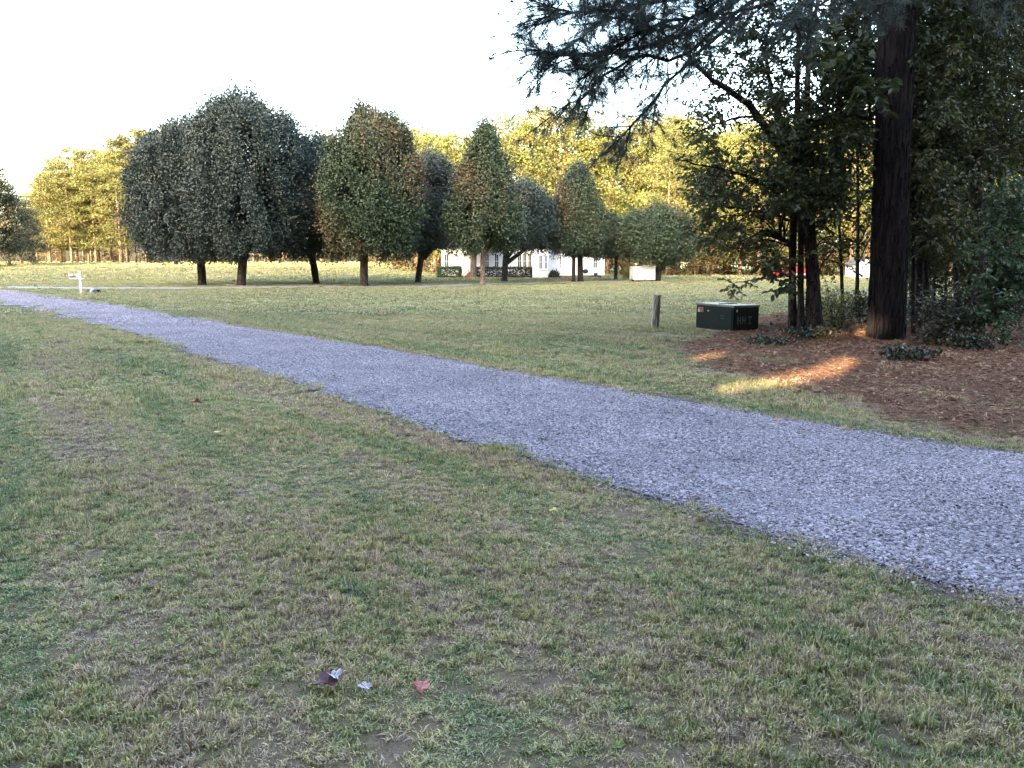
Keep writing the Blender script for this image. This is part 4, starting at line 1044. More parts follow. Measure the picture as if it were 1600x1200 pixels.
boughs = [
 ([bpt(1396, -170, 0), bpt(1230, -60, -1.2), bpt(1120, 25, -2.0), bpt(1010, 75, -2.6), bpt(905, 85, -3.0), bpt(815, 72, -3.2)], .085, 42),
 ([bpt(1396, -130, 0), bpt(1250, -70, -1.8), bpt(1130, -25, -2.6), bpt(1000, 10, -3.2), bpt(900, 20, -3.4), bpt(838, 12, -3.5)], .07, 42),
 ([bpt(1396, -100, 0), bpt(1200, 0, -0.8), bpt(1110, 65, -1.4), bpt(1040, 135, -1.8), bpt(985, 195, -2.0), bpt(945, 232, -2.1)], .06, 22),
 ([bpt(1396, -120, 0), bpt(1180, 0, -1.6), bpt(1075, 85, -2.2), bpt(985, 92, -2.6), bpt(925, 140, -2.8), bpt(870, 180, -3.0)], .06, 26),
 ([bpt(1396, -200, 0), bpt(1260, -140, -2.4), bpt(1120, -80, -3.4), bpt(980, -40, -4.0), bpt(900, -30, -4.2)], .07, 40),
 ([bpt(1396, -60, 0), bpt(1330, -30, -1.5), bpt(1280, 10, -2.4), bpt(1240, 40, -3.0)], .05, 20),
 ([bpt(1400, -90, 0), bpt(1390, -50, -1.5), bpt(1385, -12, -2.3), bpt(1375, 12, -2.8)], .045, 18),
 ([bpt(1396, -140, 0), bpt(1180, -60, .4), bpt(1080, 30, .6), bpt(1000, 120, .8)], .06, 26),
 ([bpt(1396, -160, 0), bpt(1280, -70, 1.0), bpt(1190, 10, 1.6), bpt(1130, 70, 2.0)], .06, 26),
 ([bpt(1396, -150, 0), bpt(1210, -60, -2.0), bpt(1090, 15, -2.8), bpt(980, 60, -3.3), bpt(900, 130, -3.4)], .06, 30),
 ([bpt(1396, -190, 0), bpt(1190, -90, -.6), bpt(1050, -10, -1.2), bpt(930, 45, -1.6), bpt(850, 105, -1.8)], .06, 34),
 ([bpt(1402, -180, 0), bpt(1500, -80, -1.5), bpt(1580, 0, -2.5)], .06, 18)]
for pts, rd, ntw in boughs: pine_bough(gb, gl, pts, rd * .72, r, int(ntw * 1.5), 0.52, 0.35 if ntw > 24 else 0.45)
gb.build('branches', M['bark_dark'], pine, smooth=True)['kind'] = 'stuff'
o = gl.build('needles', M['needle'], pine); o['kind'] = 'stuff'

# slimmer trees of the grove
SL = [
 (1318, 506, 2.0, .05, (1290, 1400, -40, 300), 30, 'thin pole-like tree standing just behind the clump of dark stems'),
 (1338, 500, 3.2, .06, (1310, 1420, -40, 350), 30, 'thin straight tree between the clump of dark stems and the massive pine'),
 (1434, 515, 1.5, .10, (1410, 1520, 120, 400), 42, 'curving dark-stemmed tree close behind the massive pine'),
 (1428, 524, 0.0, .05, (1432, 1500, 60, 400), 26, 'thin leafy stem growing right beside the massive pine'),
 (1452, 512, 2.0, .08, (1400, 1530, 20, 380), 36, 'slim tree leaning beside the curving dark-stemmed tree'),
 (1498, 505, 2.5, .09, (1440, 1580, 0, 400), 40, 'slender tree with bare lower stem above the pile of dead branches'),
 (1531, 508, 2.0, .19, (1460, 1620, -40, 330), 40, 'stout dark pine-like trunk in the grove with leaves around it'),
 (1558, 502, 2.6, .09, (1500, 1640, 40, 400), 36, 'slender tree beside the stout dark trunk in the grove'),
 (1590, 498, 3.0, .08, (1540, 1680, 0, 420), 36, 'slim tree at the shaded edge of the grove behind the green sapling')]
for q, (px, py, dy, rd, zn, ns, lab) in enumerate(SL):
    lean = RS.uniform(-26, 22); rd *= .72
    grove_tree('slender_tree', [[(px, py, 0, rd), (px + lean * .3 + RS.uniform(-4, 4), 380, 0, rd * .92), (px + lean * .7 + RS.uniform(-5, 5), 200, .1, rd * .8), (px + lean, 0, .2, rd * .65), (px + lean * 1.3, -180, .2, rd * .35)]],
               [], [(zn[0], zn[1], zn[2], zn[3], -1.3, 1.6, ns, (.075, .13), 0.25 if q % 2 else 0.05), (zn[0], zn[1], -40, 220, -1.3, 1.6, 16, (.09, .135), 0.0), (zn[0] - 40, zn[1] + 40, -420, -60, -2.5, 2.5, 30, (.2, .3), 0.0)], 'broad', 'bark_dark', lab, 'slim trees of the near grove', 20 + q, 8, 1.0)  # last zone: outsize crown leaves above the view, added to shade the floor
# deeper trees filling the dark of the grove
for q in range(16):
    px = 1412 + q * 22.5 + RS.uniform(-9, 9); Yd = 20.5 + (q * 1.7) % 6
    rq = RS.uniform(.03, .075)
    b = gnd(at(px, 450, Yd)[0], Yd); py = 408 + FPX * (CAMZ - b[2]) / Yd * 1.0
    grove_tree('slender_tree', [[(px, py, 0, rq), (px + RS.uniform(-9, 9), 330, 0, rq * .85), (px + RS.uniform(-22, 22), 120, 0, rq * .65), (px + RS.uniform(-30, 30), -100, 0, rq * .4)]], [],
               [(px - 75, px + 75, -40, 400, -1.5, 1.5, 42, (.08, .138), 0.2 if q % 3 == 0 else 0.0), (px - 50, px + 50, 330, 445, -1.5, 1.5, 14, (.08, .13), 0.1), (px - 90, px + 90, -350, -60, -2, 2, 22, (.2, .3), 0.0)],  # top zone again adds unseen outsize leaves that darken the grove below
               'broad', 'bark_dark', 'dark leafy tree deep inside the shaded grove', 'trees deep inside the grove', 50 + q, 6, .9)
# green sapling at the edge of the grove
grove_tree('sapling', [[(1572, 540, 0, .025), (1566, 470, 0, .02), (1572, 380, 0, .016), (1580, 290, 0, .008)]], [],
           [(1490, 1600, 455, 505, -.5, .6, 10, (.07, .11), 0), (1520, 1640, 360, 450, -.6, .6, 16, (.07, .11), 0.05), (1540, 1640, 290, 360, -.6, .6, 8, (.07, .11), 0.05)],
           'sapling', 'bark_dark', 'bright green leafy sapling at the edge of the grove', None, 80, 6)
grove_tree('sapling', [[(1462, 542, 0, .02), (1468, 500, 0, .015), (1480, 460, 0, .008)]], [],
           [(1440, 1540, 480, 535, -.6, .6, 12, (.06, .10), 0.1)], 'ivy', 'bark_dark', 'low dark bush on the pine straw beyond the massive pine', None, 81, 5)
def shrub(name, px, py, w_, h_, n, mat, label, seed, L=(.05, .09), stems=5, wdt=0.4):
    r = np.random.default_rng(seed); b = ground(px, py); root = tag(empty(name, b), label, 'shrub'); gb = G(); gl = G()
    for q in range(stems):
        a = r.uniform(0, 6.28); e = b + np.array([math.cos(a) * w_ * .35, math.sin(a) * w_ * .35, h_ * r.uniform(.6, .95)])
        c = curve([b - [0, 0, .05], b + (e - b) * .5 + [0, 0, .1 * h_], e], 6); tube(gb, c, np.linspace(.012, .004, 6), 4, False)
        m = n // stems; k = r.integers(1, 6, m)
        P = c[k] + r.normal(0, 1, (m, 3)) * np.array([w_ * .2, w_ * .2, h_ * .14]); P[:, 2] = np.maximum(P[:, 2], b[2] + .03)
        leaves(gl, P, r.uniform(*L, m), r.uniform(*L, m) * wdt, np.array([0, 0, .3]), 1, None, .7, np.stack([r.uniform(0, 1, m), (r.uniform(0, 1, m) > .85) * .5, np.zeros(m)], 1), 'hex', rng=r)
    gb.build('stem', M['bark_dark'], root); o = gl.build('foliage', M[mat], root); o['kind'] = 'stuff'
    return root
shrub('feathery_shrub', 1302, 512, 0.75, 1.0, 1100, 'yshrub', 'feathery yellow-green shrub between the dark stems and the massive pine', 1, (.05, .11), 7, .22)
shrub('feathery_shrub', 1258, 505, 0.5, 0.45, 300, 'yshrub', 'low yellow-green sprig behind the clump of dark stems', 2, (.05, .1), 4, .22)
shrub('feathery_shrub', 1342, 506, 0.5, 0.75, 450, 'broad', 'pale leafy shrub touching the left flank of the massive pine', 3, (.05, .1), 5, .5)
shrub('ivy_clump', 1412, 566, 0.7, 0.22, 420, 'ivy', 'dark creeping ivy clump on the pine straw below the massive pine', 4, (.05, .09), 6, .8)
shrub('ivy_clump', 1262, 532, 0.9, 0.28, 520, 'ivy', 'dark low weeds around the foot of the clump of stems', 5, (.05, .09), 6, .7)
shrub('ivy_clump', 1205, 540, 0.9, 0.16, 420, 'ivy', 'dark creeping weeds between the utility box and the stems', 6, (.05, .09), 6, .7)
shrub('ivy_clump', 1520, 548, 0.9, 0.30, 520, 'ivy', 'dark weeds on the straw under the green sapling', 7, (.05, .1), 6, .7)
# undergrowth on the grove floor
r = np.random.default_rng(91); g = G(); cl = []
while len(cl) < 210:
    x_, y_ = r.uniform(5, 26), r.uniform(15.6, 26)
    if inpoly(np.array([x_]), np.array([y_]), FLOORC)[0] and x_ / y_ > 0.385 and y_ > 15.4 + 0.1 * abs(x_ - 8) and not (abs(x_ - pb[0]) < .8 and y_ < pb[1] + .2): cl.append((x_, y_))
for (x_, y_) in cl:
    m = 75; h_ = r.uniform(.15, .75); P = np.stack([r.normal(x_, .32, m), r.normal(y_, .32, m), float(terrain(x_, y_)) + h_ * r.uniform(0.02, 1, m)], 1)
    leaves(g, P, r.uniform(.06, .12, m), r.uniform(.035, .075, m), None, 1, None, .7, np.stack([r.uniform(0, 1, m), np.full(m, max(0, r.normal(.1, .3))), np.zeros(m)], 1), 'hex', rng=r)
tag(g.build('grove_undergrowth', M['ivy']), 'tangled dark low plants covering the grove floor', 'undergrowth', kind='stuff')
# dead branches lying in the grove
for q, (a_, b_, rd) in enumerate((((1402, 455), (1470, 492), .02), ((1425, 492), (1500, 488), .03), ((1455, 470), (1470, 500), .015), ((1440, 462), (1482, 500), .018))):
    Yd = 18.2 + q * .3; p0 = at(a_[0], a_[1], Yd); p1 = at(b_[0], b_[1], Yd - .5)
    z1 = float(terrain(p1[0], p1[1])); p1[2] = z1 + rd
    r = np.random.default_rng(q); g = G(); c = curve([p0, (p0 + p1) / 2 + [0, 0, .05], p1], 9); c[1:-1] += r.normal(0, .015, (7, 3))
    tube(g, c, np.linspace(rd * .5, rd, 9), 6, rough=.1)
    for s in range(3):
        b2 = c[2 + 2 * s]; tube(g, [b2, b2 + r.normal(0, .12, 3) + [0, 0, .12], b2 + r.normal(0, .2, 3) + [0, 0, .22]], [rd * .4, rd * .3, .003], 4, False)
    root = tag(g.build('fallen_branch', M['bark_brown'], off=p1), ['bare dead branch propped slanting behind the curving stem', 'grey dead branch lying level on the grove floor', 'short dead stick leaning steeply in the grove', 'long thin dead branch crossing the slanted one'][q], 'branch', 'dead branches in the grove')

# ------------------------------------------------------------------ utility box
C0 = ground(1145, 521); az = R(25); FB = frame(C0, az)
HB, WB, DB = 0.60, 0.71, 1.27          # local x runs along the right-hand face, local y along the left-hand one
box_root = tag(empty('utility_box', C0), 'dark green steel utility box with orange warning sticker beside the wooden post', 'utility box')
def rbox(x0, x1, y0, y1, z0, z1, bev, fr=FB):
    bm = bmesh.new(); bmesh.ops.create_cube(bm, size=1)
    for v in bm.verts: v.co = Vector(((x0 + x1) / 2 + v.co.x * (x1 - x0), (y0 + y1) / 2 + v.co.y * (y1 - y0), (z0 + z1) / 2 + v.co.z * (z1 - z0)))
    bmesh.ops.bevel(bm, geom=bm.edges[:], offset=bev, segments=2, affect='EDGES')
    bm.verts.index_update()
    V = np.array([v.co[:] for v in bm.verts]); fs = [[v.index for v in f.verts] for f in bm.faces]; bm.free()
    if fr is not None: V = fr(V)
    return V, fs
def addpoly(g, V, fs):
    base = g.n; g.V.append(np.asarray(V, float)); g.n += len(V); g.T.append(np.full((len(V), 3), .5))
    for k in set(map(len, fs)): g.F.append(np.array([f for f in fs if len(f) == k]) + base)
    return g
def rb(name, mat, parent, *a, bev=0.012, fr=FB): return addpoly(G(), *rbox(*a, bev, fr)).build(name, mat, parent)
rb('pad', M['concrete'], box_root, -.06, WB + .06, -.06, DB + .06, -.12, .025, bev=.01)
rb('cabinet', M['green_steel'], box_root, .0, WB, .0, DB, .026, HB - .05)
lid = rb('lid', M['steel_top'], box_root, -.025, WB + .025, -.025, DB + .025, HB - .048, HB, bev=.018)
rb('hinge_ridge', M['green_steel'], lid, .1, WB - .1, DB * .46, DB * .5, HB + .001, HB + .016, bev=.005)
rb('door', M['green_steel'], box_root, -.012, -.001, .05, DB - .05, .12, HB - .09, bev=.004)
rb('door', M['green_steel'], box_root, .04, WB - .04, -.012, -.001, .06, HB - .09, bev=.004)
rb('lock_handle', M['grey_metal'], box_root, .05, .09, -.03, -.0125, HB - .14, HB - .09, bev=.005)
for k_, (y0, y1, z0, z1, mt) in enumerate(((1.00, 1.19, .485, .515, 'orange'), (1.11, 1.19, .40, .475, 'label_grey'), (1.0, 1.08, .40, .475, 'orange'), (.80, .86, .43, .46, 'label_grey'))):
    rb('warning_sticker' if k_ < 3 else 'name_plate', M[mt], box_root, -.0155, -.0125, y0, y1, z0, z1, bev=.001)
for (dx, dz) in ((0, 0), (.07, .0), (.0, -.06), (.06, -.06)):   # faded maker's marks on the near door
    rb('bolt', M['grey_metal'], box_root, -.02, -.0125, .30 + dx, .315 + dx, .36 + dz, .372 + dz, bev=.002)
# faded block characters on the dark face (strokes)
def glyph(x, z, h, wd, strokes, parent):
    g = G()
    for (a0, b0, a1, b1) in strokes: box(g, x + a0 * wd, x + a1 * wd, -.0155, -.0127, z + b0 * h, z + b1 * h, FB)
    return g.build('painted_number', M['number_grey'], parent)
glyph(.10, .19, .17, .10, [(0, 0, .28, 1), (.72, 0, 1, 1), (.29, .4, .71, .6)], box_root)
glyph(.23, .19, .17, .10, [(0, 0, .28, 1), (.72, 0, 1, 1), (.29, .4, .71, .6)], box_root)
glyph(.39, .19, .17, .11, [(0, .84, 1, 1), (0, 0, 1, .16), (.35, .17, .65, .83)], box_root)

# ------------------------------------------------------------------ wooden post
b = ground(1023.5, 514); t_ = at(1026.5, 462, b[1])
r = np.random.default_rng(8); g = G(); pts = curve([b - [0, 0, .2], b, (b + t_) / 2, t_ - [0, 0, .012], t_], 14)
tube(g, pts, np.array([.098, .096, .094, .092, .091, .09, .09, .089, .088, .088, .087, .086, .084, .070]), 20, rough=.02)
post = tag(empty('wooden_post', b), 'short weathered round wooden post standing in the lawn', 'post')
g.build('shaft', M['post_wood'], post)
g = G()
for k in range(3):
    x0 = b[0] - .06 + k * .045; tube(g, [[x0, b[1] - .085 - .006 * (k == 1), b[2] + .10], [x0 + .012, b[1] - .083 - .006 * (k == 1), b[2] + .62]], [.006, .003], 4)
g.build('drying_crack', M['black'], post)

# ------------------------------------------------------------------ mailbox
b = ground(127, 458.5); s = b[1] / FPX
mb = tag(empty('mailbox', b), 'white mailbox on a white post where the drive meets the lane', 'mailbox')
Fm = frame(b, R(4))
zt = at(127, 424, b[1])[2] - b[2]
rb('post', M['white_trim'], mb, -.042, .042, -.042, .042, -.15, zt - .05, bev=.008, fr=Fm)
rb('post_cap', M['white_trim'], mb, -.06, .06, -.06, .06, zt - .049, zt, bev=.02, fr=Fm)
za = zt - .385
rb('arm', M['white_trim'], mb, -.50, -.045, -.04, .04, za, za + .05, bev=.006, fr=Fm)
rb('arm', M['white_trim'], mb, .045, .2, -.04, .04, za, za + .05, bev=.006, fr=Fm)
g = G(); prof_ = [(-.085, 0), (.085, 0), (.085, .10)] + [(.085 * math.cos(q), .10 + .085 * math.sin(q)) for q in np.linspace(.2, math.pi - .2, 7)] + [(-.085, .10)]
n = len(prof_); V = np.array([(x_, p[0], za + .075 + p[1]) for x_ in (-.53, -.07) for p in prof_])
F_ = [[i, (i + 1) % n, n + (i + 1) % n, n + i] for i in range(n)]
addpoly(g, Fm(V), F_ + [list(range(n))[::-1], list(range(n, 2 * n))])
bx = g.build('letter_box', M['mail_grey'], mb)
g = G(); V = np.array([(x_, p[0] * .93, za + .082 + p[1] * .93) for x_ in (-.545, -.532) for p in prof_]); addpoly(g, Fm(V), F_ + [list(range(n))[::-1], list(range(n, 2 * n))])
g.build('door', M['black'], bx)
rb('flag', M['label_grey'], bx, -.30, -.20, -.10, -.09, za + .14, za + .26, bev=.003, fr=Fm)
rb('number_strip', M['black'], bx, -.42, -.16, -.0895, -.0865, za + .11, za + .15, bev=.001, fr=Fm)

# culvert mouth beside the mailbox
b = ground(150, 458.5); g = G()
a = np.linspace(0, 6.283, 16, endpoint=False)
cv = tag(empty('culvert_pipe', b), 'black mouth of a culvert pipe in the grass beside the mailbox', 'pipe')
for nm, R0, R1, x0, x1, mt in (('pipe', .14, .115, -.5, .2, 'black'), ('collar', .165, .143, -.25, -.06, 'concrete')):
    g = G(); V = np.array([(x_, rr_ * math.cos(q), .06 + rr_ * math.sin(q)) for (x_, rr_) in ((x0, R0), (x1, R0), (x1, R1), (x0, R1)) for q in a]); n = 16
    F_ = [[c * n + i, c * n + (i + 1) % n, ((c + 1) % 4) * n + (i + 1) % n, ((c + 1) % 4) * n + i] for c in range(4) for i in range(n)]
    addpoly(g, frame(b, R(-25))(V), F_).build(nm, M[mt], cv)

# ------------------------------------------------------------------ the white house
def X_(px, Yd): return at(px, 410, Yd)[0]
YH = 74.0
hb = gnd(X_(775, YH), YH); house = tag(empty('white_house', hb), 'long white single-storey house with hedges half hidden behind the pear trees', 'house')
z0 = hb[2] - .1
def hbox(name, mat, parent, x0, x1, y0, y1, za, zb): return box(G(), x0, x1, y0, y1, za, zb).build(name, mat, parent)
def siding(name, x0, x1, y, za, zb, parent):
    """horizontal boards, each lapping the one below"""
    g = G(); h = .16; zc = za
    while zc < zb - .02:
        zt_ = min(zb, zc + h)
        V = [(x0, y - .03, zc), (x1, y - .03, zc), (x1, y - .008, zt_), (x0, y - .008, zt_), (x0, y, zc), (x1, y, zc)]
        g.add(V, np.array([(0, 1, 2, 3), (4, 5, 1, 0)])); zc = zt_
    return g.build(name, M['white'], parent)
xl, xm, xr = X_(690, YH), X_(858, YH), X_(947, YH)
w1 = hbox('wall', M['white'], house, xl, xm, YH, YH + 8, z0 + .32, z0 + 3.0); siding('siding', xl, X_(832, YH) - .02, YH - .002, z0 + .33, z0 + 3.0, w1)
YB = 71.7; xb0, xb1 = X_(832, YB), X_(857, YB)
w2 = hbox('wall', M['white'], house, xb0, xb1, YB, YH - .05, z0 + .05, z0 + 3.0); siding('siding', xb0, xb1, YB - .002, z0 + .06, z0 + 3.0, w2)
YW = 75.2
w3 = hbox('wall', M['white'], house, xm + .02, xr, YW, YH + 8, z0 + .35, z0 + 3.0); siding('siding', xm + .02, xr, YW - .002, z0 + .36, z0 + 3.0, w3)
hbox('foundation', M['brick'], house, xl + .02, xm - .02, YH + .03, YH + 7.9, z0 - .2, z0 + .318)
hbox('foundation', M['brick'], house, xm + .03, xr - .02, YW - .12, YH + 7.9, z0 - .2, z0 + .345)
def window(px0, px1, Yd, za, zb, mull=1, rows=2):
    x0, x1 = X_(px0, Yd), X_(px1, Yd); yf = Yd - .05
    g = G(); fw = .07
    for (a0, a1, b0, b1) in ((x0, x0 + fw, za, zb), (x1 - fw, x1, za, zb), (x0 + fw, x1 - fw, zb - fw, zb), (x0 + fw, x1 - fw, za, za + fw)): box(g, a0, a1, yf - .04, yf + .02, b0, b1)
    wn = g.build('window', M['white_trim'], house)
    box(G(), x0 + fw, x1 - fw, yf - .005, yf + .012, za + fw, zb - fw).build('pane', M['glass'], wn)
    g = G(); ww = (x1 - x0 - 2 * fw); hh_ = zb - za - 2 * fw
    for q in range(1, mull + 1): xc = x0 + fw + ww * q / (mull + 1); box(g, xc - .016, xc + .016, yf - .03, yf - .0055, za + fw, zb - fw)
    for q in range(1, rows): zc = za + fw + hh_ * q / rows; box(g, x0 + fw, x1 - fw, yf - .0285, yf - .0065, zc - .016, zc + .016)
    g.build('muntin', M['white_trim'], wn)
    box(G(), x0 - .06, x1 + .06, yf - .08, yf + .02, za - .06, za - .002).build('sill', M['white_trim'], wn)
for a0, a1 in ((808, 815.4), (816.6, 823.4), (824.6, 831)): window(a0, a1, YH, z0 + .98, z0 + 2.45)
window(694, 702, YH, z0 + 1.0, z0 + 2.4); window(757, 765, YH, z0 + 1.0, z0 + 2.4); window(772, 780, YH, z0 + 1.0, z0 + 2.4)
window(841.5, 848, YB, z0 + .95, z0 + 2.3); window(850, 856, YB, z0 + .95, z0 + 2.3)
window(874, 881, YW, z0 + 1.0, z0 + 2.3); window(926, 934, YW, z0 + 1.0, z0 + 2.2)
def gable(name, x0, x1, y0, y1, ze, rise, ov=.4):
    g = G(); ym = (y0 + y1) / 2; th = .12
    V = []
    for x_ in (x0 - ov, x1 + ov):
        V += [(x_, y0 - ov, ze), (x_, ym, ze + rise), (x_, y1 + ov, ze), (x_, y1 + ov, ze - th), (x_, ym, ze + rise - th * 1.1), (x_, y0 - ov, ze - th)]
    F_ = [[i, (i + 1) % 6, 6 + (i + 1) % 6, 6 + i] for i in range(6)] + [[0, 5, 4, 1], [1, 4, 3, 2], [6, 7, 10, 11], [7, 8, 9, 10]]
    return addpoly(g, V, F_).build(name, M['roof'], house)
gable('roof', xl, xr, YH - .1, YH + 8, z0 + 3.13, 1.9)
g = G(); addpoly(g, [(xl, YH, z0 + 3.0), (xl, YH + 8, z0 + 3.0), (xl, YH + 4, z0 + 4.75), (xl + .1, YH, z0 + 3.0), (xl + .1, YH + 8, z0 + 3.0), (xl + .1, YH + 4, z0 + 4.75),
    (xr, YH, z0 + 3.0), (xr, YH + 8, z0 + 3.0), (xr, YH + 4, z0 + 4.75), (xr - .1, YH, z0 + 3.0), (xr - .1, YH + 8, z0 + 3.0), (xr - .1, YH + 4, z0 + 4.75)],
    [[0, 1, 2], [5, 4, 3], [8, 7, 6], [9, 10, 11], [0, 2, 5, 3], [1, 4, 5, 2], [6, 9, 11, 8], [7, 8, 11, 10]]).build('gable_end', M['white'], house)
g = G(); xc_ = (xb0 + xb1) / 2
addpoly(g, [(xb0 - .25, YB - .3, z0 + 3.02), (xb1 + .25, YB - .3, z0 + 3.02), (xc_, YB - .3, z0 + 3.75), (xb0 - .25, YH + 1.6, z0 + 3.02), (xb1 + .25, YH + 1.6, z0 + 3.02), (xc_, YH + 1.6, z0 + 3.75)],
        [[0, 1, 2], [0, 2, 5, 3], [1, 4, 5, 2], [0, 3, 4, 1]]).build('bay_roof', M['roof'], house)
# porch with railing
YP = 72.9; xp0, xp1 = X_(859, YP), X_(895, YP)
pd = hbox('porch_deck', M['white_trim'], house, xp0, xp1, YP, YW - .16, z0 + .36, z0 + .62)
hbox('porch_base', M['brick'], pd, xp0 + .05, xp1 - .05, YP + .05, YW - .16, z0 - .2, z0 + .357)
g = G(); box(g, xp0, xp1, YP + .02, YP + .09, z0 + 1.36, z0 + 1.42); box(g, xp0, xp1, YP + .03, YP + .08, z0 + .70, z0 + .75); rl = g.build('railing', M['white_trim'], pd)
bm_ = box_vf(-.018, .018, -.018, .018, 0, .605); bme = G().add(*bm_).mesh('baluster', M['white_trim'])
nbal = 18
for q in range(nbal):
    o = bpy.data.objects.new('baluster', bme); COL.objects.link(o); o.parent = rl
    o.location = (xp0 + .08 + (xp1 - xp0 - .16) * q / (nbal - 1) - hb[0], YP + .055 - hb[1], z0 + .752 - hb[2])
for xx_ in (xp0 + .05, (xp0 + xp1) / 2 + .07, xp1 - .05): hbox('porch_column', M['white_trim'], house, xx_ - .06, xx_ + .06, YP + .1, YP + .22, z0 + .622, z0 + 3.0)
# brick steps at the left end
YS = 72.2; xs0, xs1 = X_(721.5, YS), X_(734, YS)
st_ = hbox('brick_steps', M['brick'], house, xs1 - .15, xs1 + .5, YS, YH - .1, z0 - .2, z0 + .72)
for q in range(3): hbox('step', M['brick'], st_, xs0 + .16 * (q + 1) - .05, xs1 - .152, YS + .004 * (q + 1), YS + 1.2 - .004 * q, z0 - .2 + .0, z0 + .2 * (q + 1) - .01 * q)
g = G(); tube(g, [[xs0, YS - .05, z0 + .30], [xs1 - .1, YS - .05, z0 + .92]], .025, 6); tube(g, [[xs0, YS - .05, z0], [xs0, YS - .05, z0 + .31]], .02, 6); tube(g, [[xs1 - .1, YS - .05, z0 + .7], [xs1 - .1, YS - .05, z0 + .93]], .02, 6)
g.build('handrail', M['black'], st_)
hbox('corner_post', M['white_trim'], house, xs0 - .16, xs0 - .06, YS, YS + .12, z0, z0 + 3.0)

def hedge(name, x0, x1, y0, y1, h, label, n, mat='hedge', seed=1, rnd=.06):
    r = np.random.default_rng(seed); b = gnd((x0 + x1) / 2, (y0 + y1) / 2); z = b[2]; g = G()
    f = r.uniform(0, 1, n); P = np.stack([r.uniform(x0, x1, n), r.uniform(y0, y1, n), z + r.uniform(0.02, h, n)], 1)
    s_ = r.integers(0, 4, n)
    P[s_ == 0, 1] = y0; P[s_ == 1, 2] = z + h; P[s_ == 2, 0] = np.where(r.uniform(0, 1, (s_ == 2).sum()) > .5, x0, x1)
    P += r.normal(0, rnd, (n, 3)); P[:, 2] = np.maximum(P[:, 2], z + .02)
    leaves(g, P, r.uniform(.10, .17, n), r.uniform(.07, .11, n), None, 1, np.array([0, -.5, .6]), .8, np.stack([r.uniform(0, 1, n), np.zeros(n), np.zeros(n)], 1), rng=r)
    root = tag(empty(name, b), label, 'hedge'); o = g.build('foliage', M[mat], root); o['kind'] = 'stuff'
    gt_ = G()
    for q in range(5): xx_ = x0 + (x1 - x0) * (q + .5) / 5; tube(gt_, [[xx_, (y0 + y1) / 2, z - .05], [xx_ + .05, (y0 + y1) / 2, z + h * .8]], [.03, .015], 5)
    gt_.build('stem', M['bark_dark'], root)
hedge('hedge', X_(684, 71.5), X_(719, 71.5), 71.2, 72.2, 1.0, 'clipped green hedge beside the brick steps of the house', 2600, seed=1)
hedge('hedge', X_(744, 72.4), X_(831, 72.4), 72.2, 73.2, .95, 'long dark hedge under the row of white windows', 4200, 'ivy', seed=2)
def round_bush(name, px, Yd, rad, h, mat, label, seed, n=900):
    r = np.random.default_rng(seed); b = gnd(X_(px, Yd), Yd); root = tag(empty(name, b), label, 'bush'); g = G()
    d = unit(r.normal(0, 1, (n, 3))); d[:, 2] = np.abs(d[:, 2]); P = b + d * np.array([rad, rad, h]) * r.uniform(.6, 1.05, (n, 1)) + r.normal(0, .04, (n, 3)); P[:, 2] = np.maximum(P[:, 2], b[2] + .03)
    leaves(g, P, r.uniform(.12, .2, n), r.uniform(.06, .11, n), d, .6, d, .7, np.stack([r.uniform(0, 1, n), np.zeros(n), np.zeros(n)], 1), rng=r)
    o = g.build('foliage', M[mat], root); o['kind'] = 'stuff'
    gt_ = G()
    for q in range(4): tube(gt_, [b - [0, 0, .05], b + np.array([r.normal(0, rad * .3), r.normal(0, rad * .3), h * .7])], [.03, .01], 5)
    gt_.build('stem', M['bark_dark'], root)
round_bush('round_bush', 866, 71.4, .55, .8, 'ivy', 'rounded dark bush in front of the porch railing', 1)
round_bush('round_bush', 982, 70, .55, 1.05, 'yshrub', 'small yellow bush between the house and the white trailer', 2)

# charcoal grill and mower standing by the right end of the house
def grill(px, Yd, label):
    b = gnd(X_(px, Yd), Yd); root = tag(empty('charcoal_grill', b), label, 'grill')
    bm = bmesh.new(); bmesh.ops.create_uvsphere(bm, u_segments=14, v_segments=8, radius=.27)
    V = np.array([v.co[:] for v in bm.verts]) * [1, 1, .8] + b + [0, 0, .62]; fs = [[v.index for v in f.verts] for f in bm.faces]; bm.free()
    addpoly(G(), V, fs).build('bowl', M['black'], root, smooth=True)
    for q in range(3): a_ = q * 2.09; tube(G(), [b + [math.cos(a_) * .3, math.sin(a_) * .3, 0], b + [math.cos(a_) * .12, math.sin(a_) * .12, .5]], .014, 6).build('leg', M['grey_metal'], root)
    tube(G(), [b + [-.07, -.02, .84], b + [-.05, -.02, .9], b + [.05, -.02, .9], b + [.07, -.02, .84]], .012, 6).build('handle', M['black'], root)
grill(915, 73.8, 'black kettle grill by the brick base of the white house')
b = gnd(X_(931, 73.4), 73.4); mw = tag(empty('lawn_mower', b), 'low dark lawn mower parked by the right end of the house', 'mower'); Fw = frame(b, R(20))
rb('deck', M['black'], mw, -.45, .45, -.26, .26, .12, .26, bev=.05, fr=Fw); rb('engine', M['black'], mw, -.16, .18, -.15, .15, .261, .47, bev=.04, fr=Fw)
for sx in (-.38, .38):
    for sy in (-.29, .29): tube(G(), Fw(np.array([[sx, sy - .03, .1], [sx, sy + .03, .1]])), .1, 12).build('wheel', M['black'], mw)
tube(G(), Fw(np.array([[.42, -.2, .25], [.95, -.2, .85], [.95, .2, .85], [.42, .2, .25]])), .014, 6).build('handle', M['grey_metal'], mw)

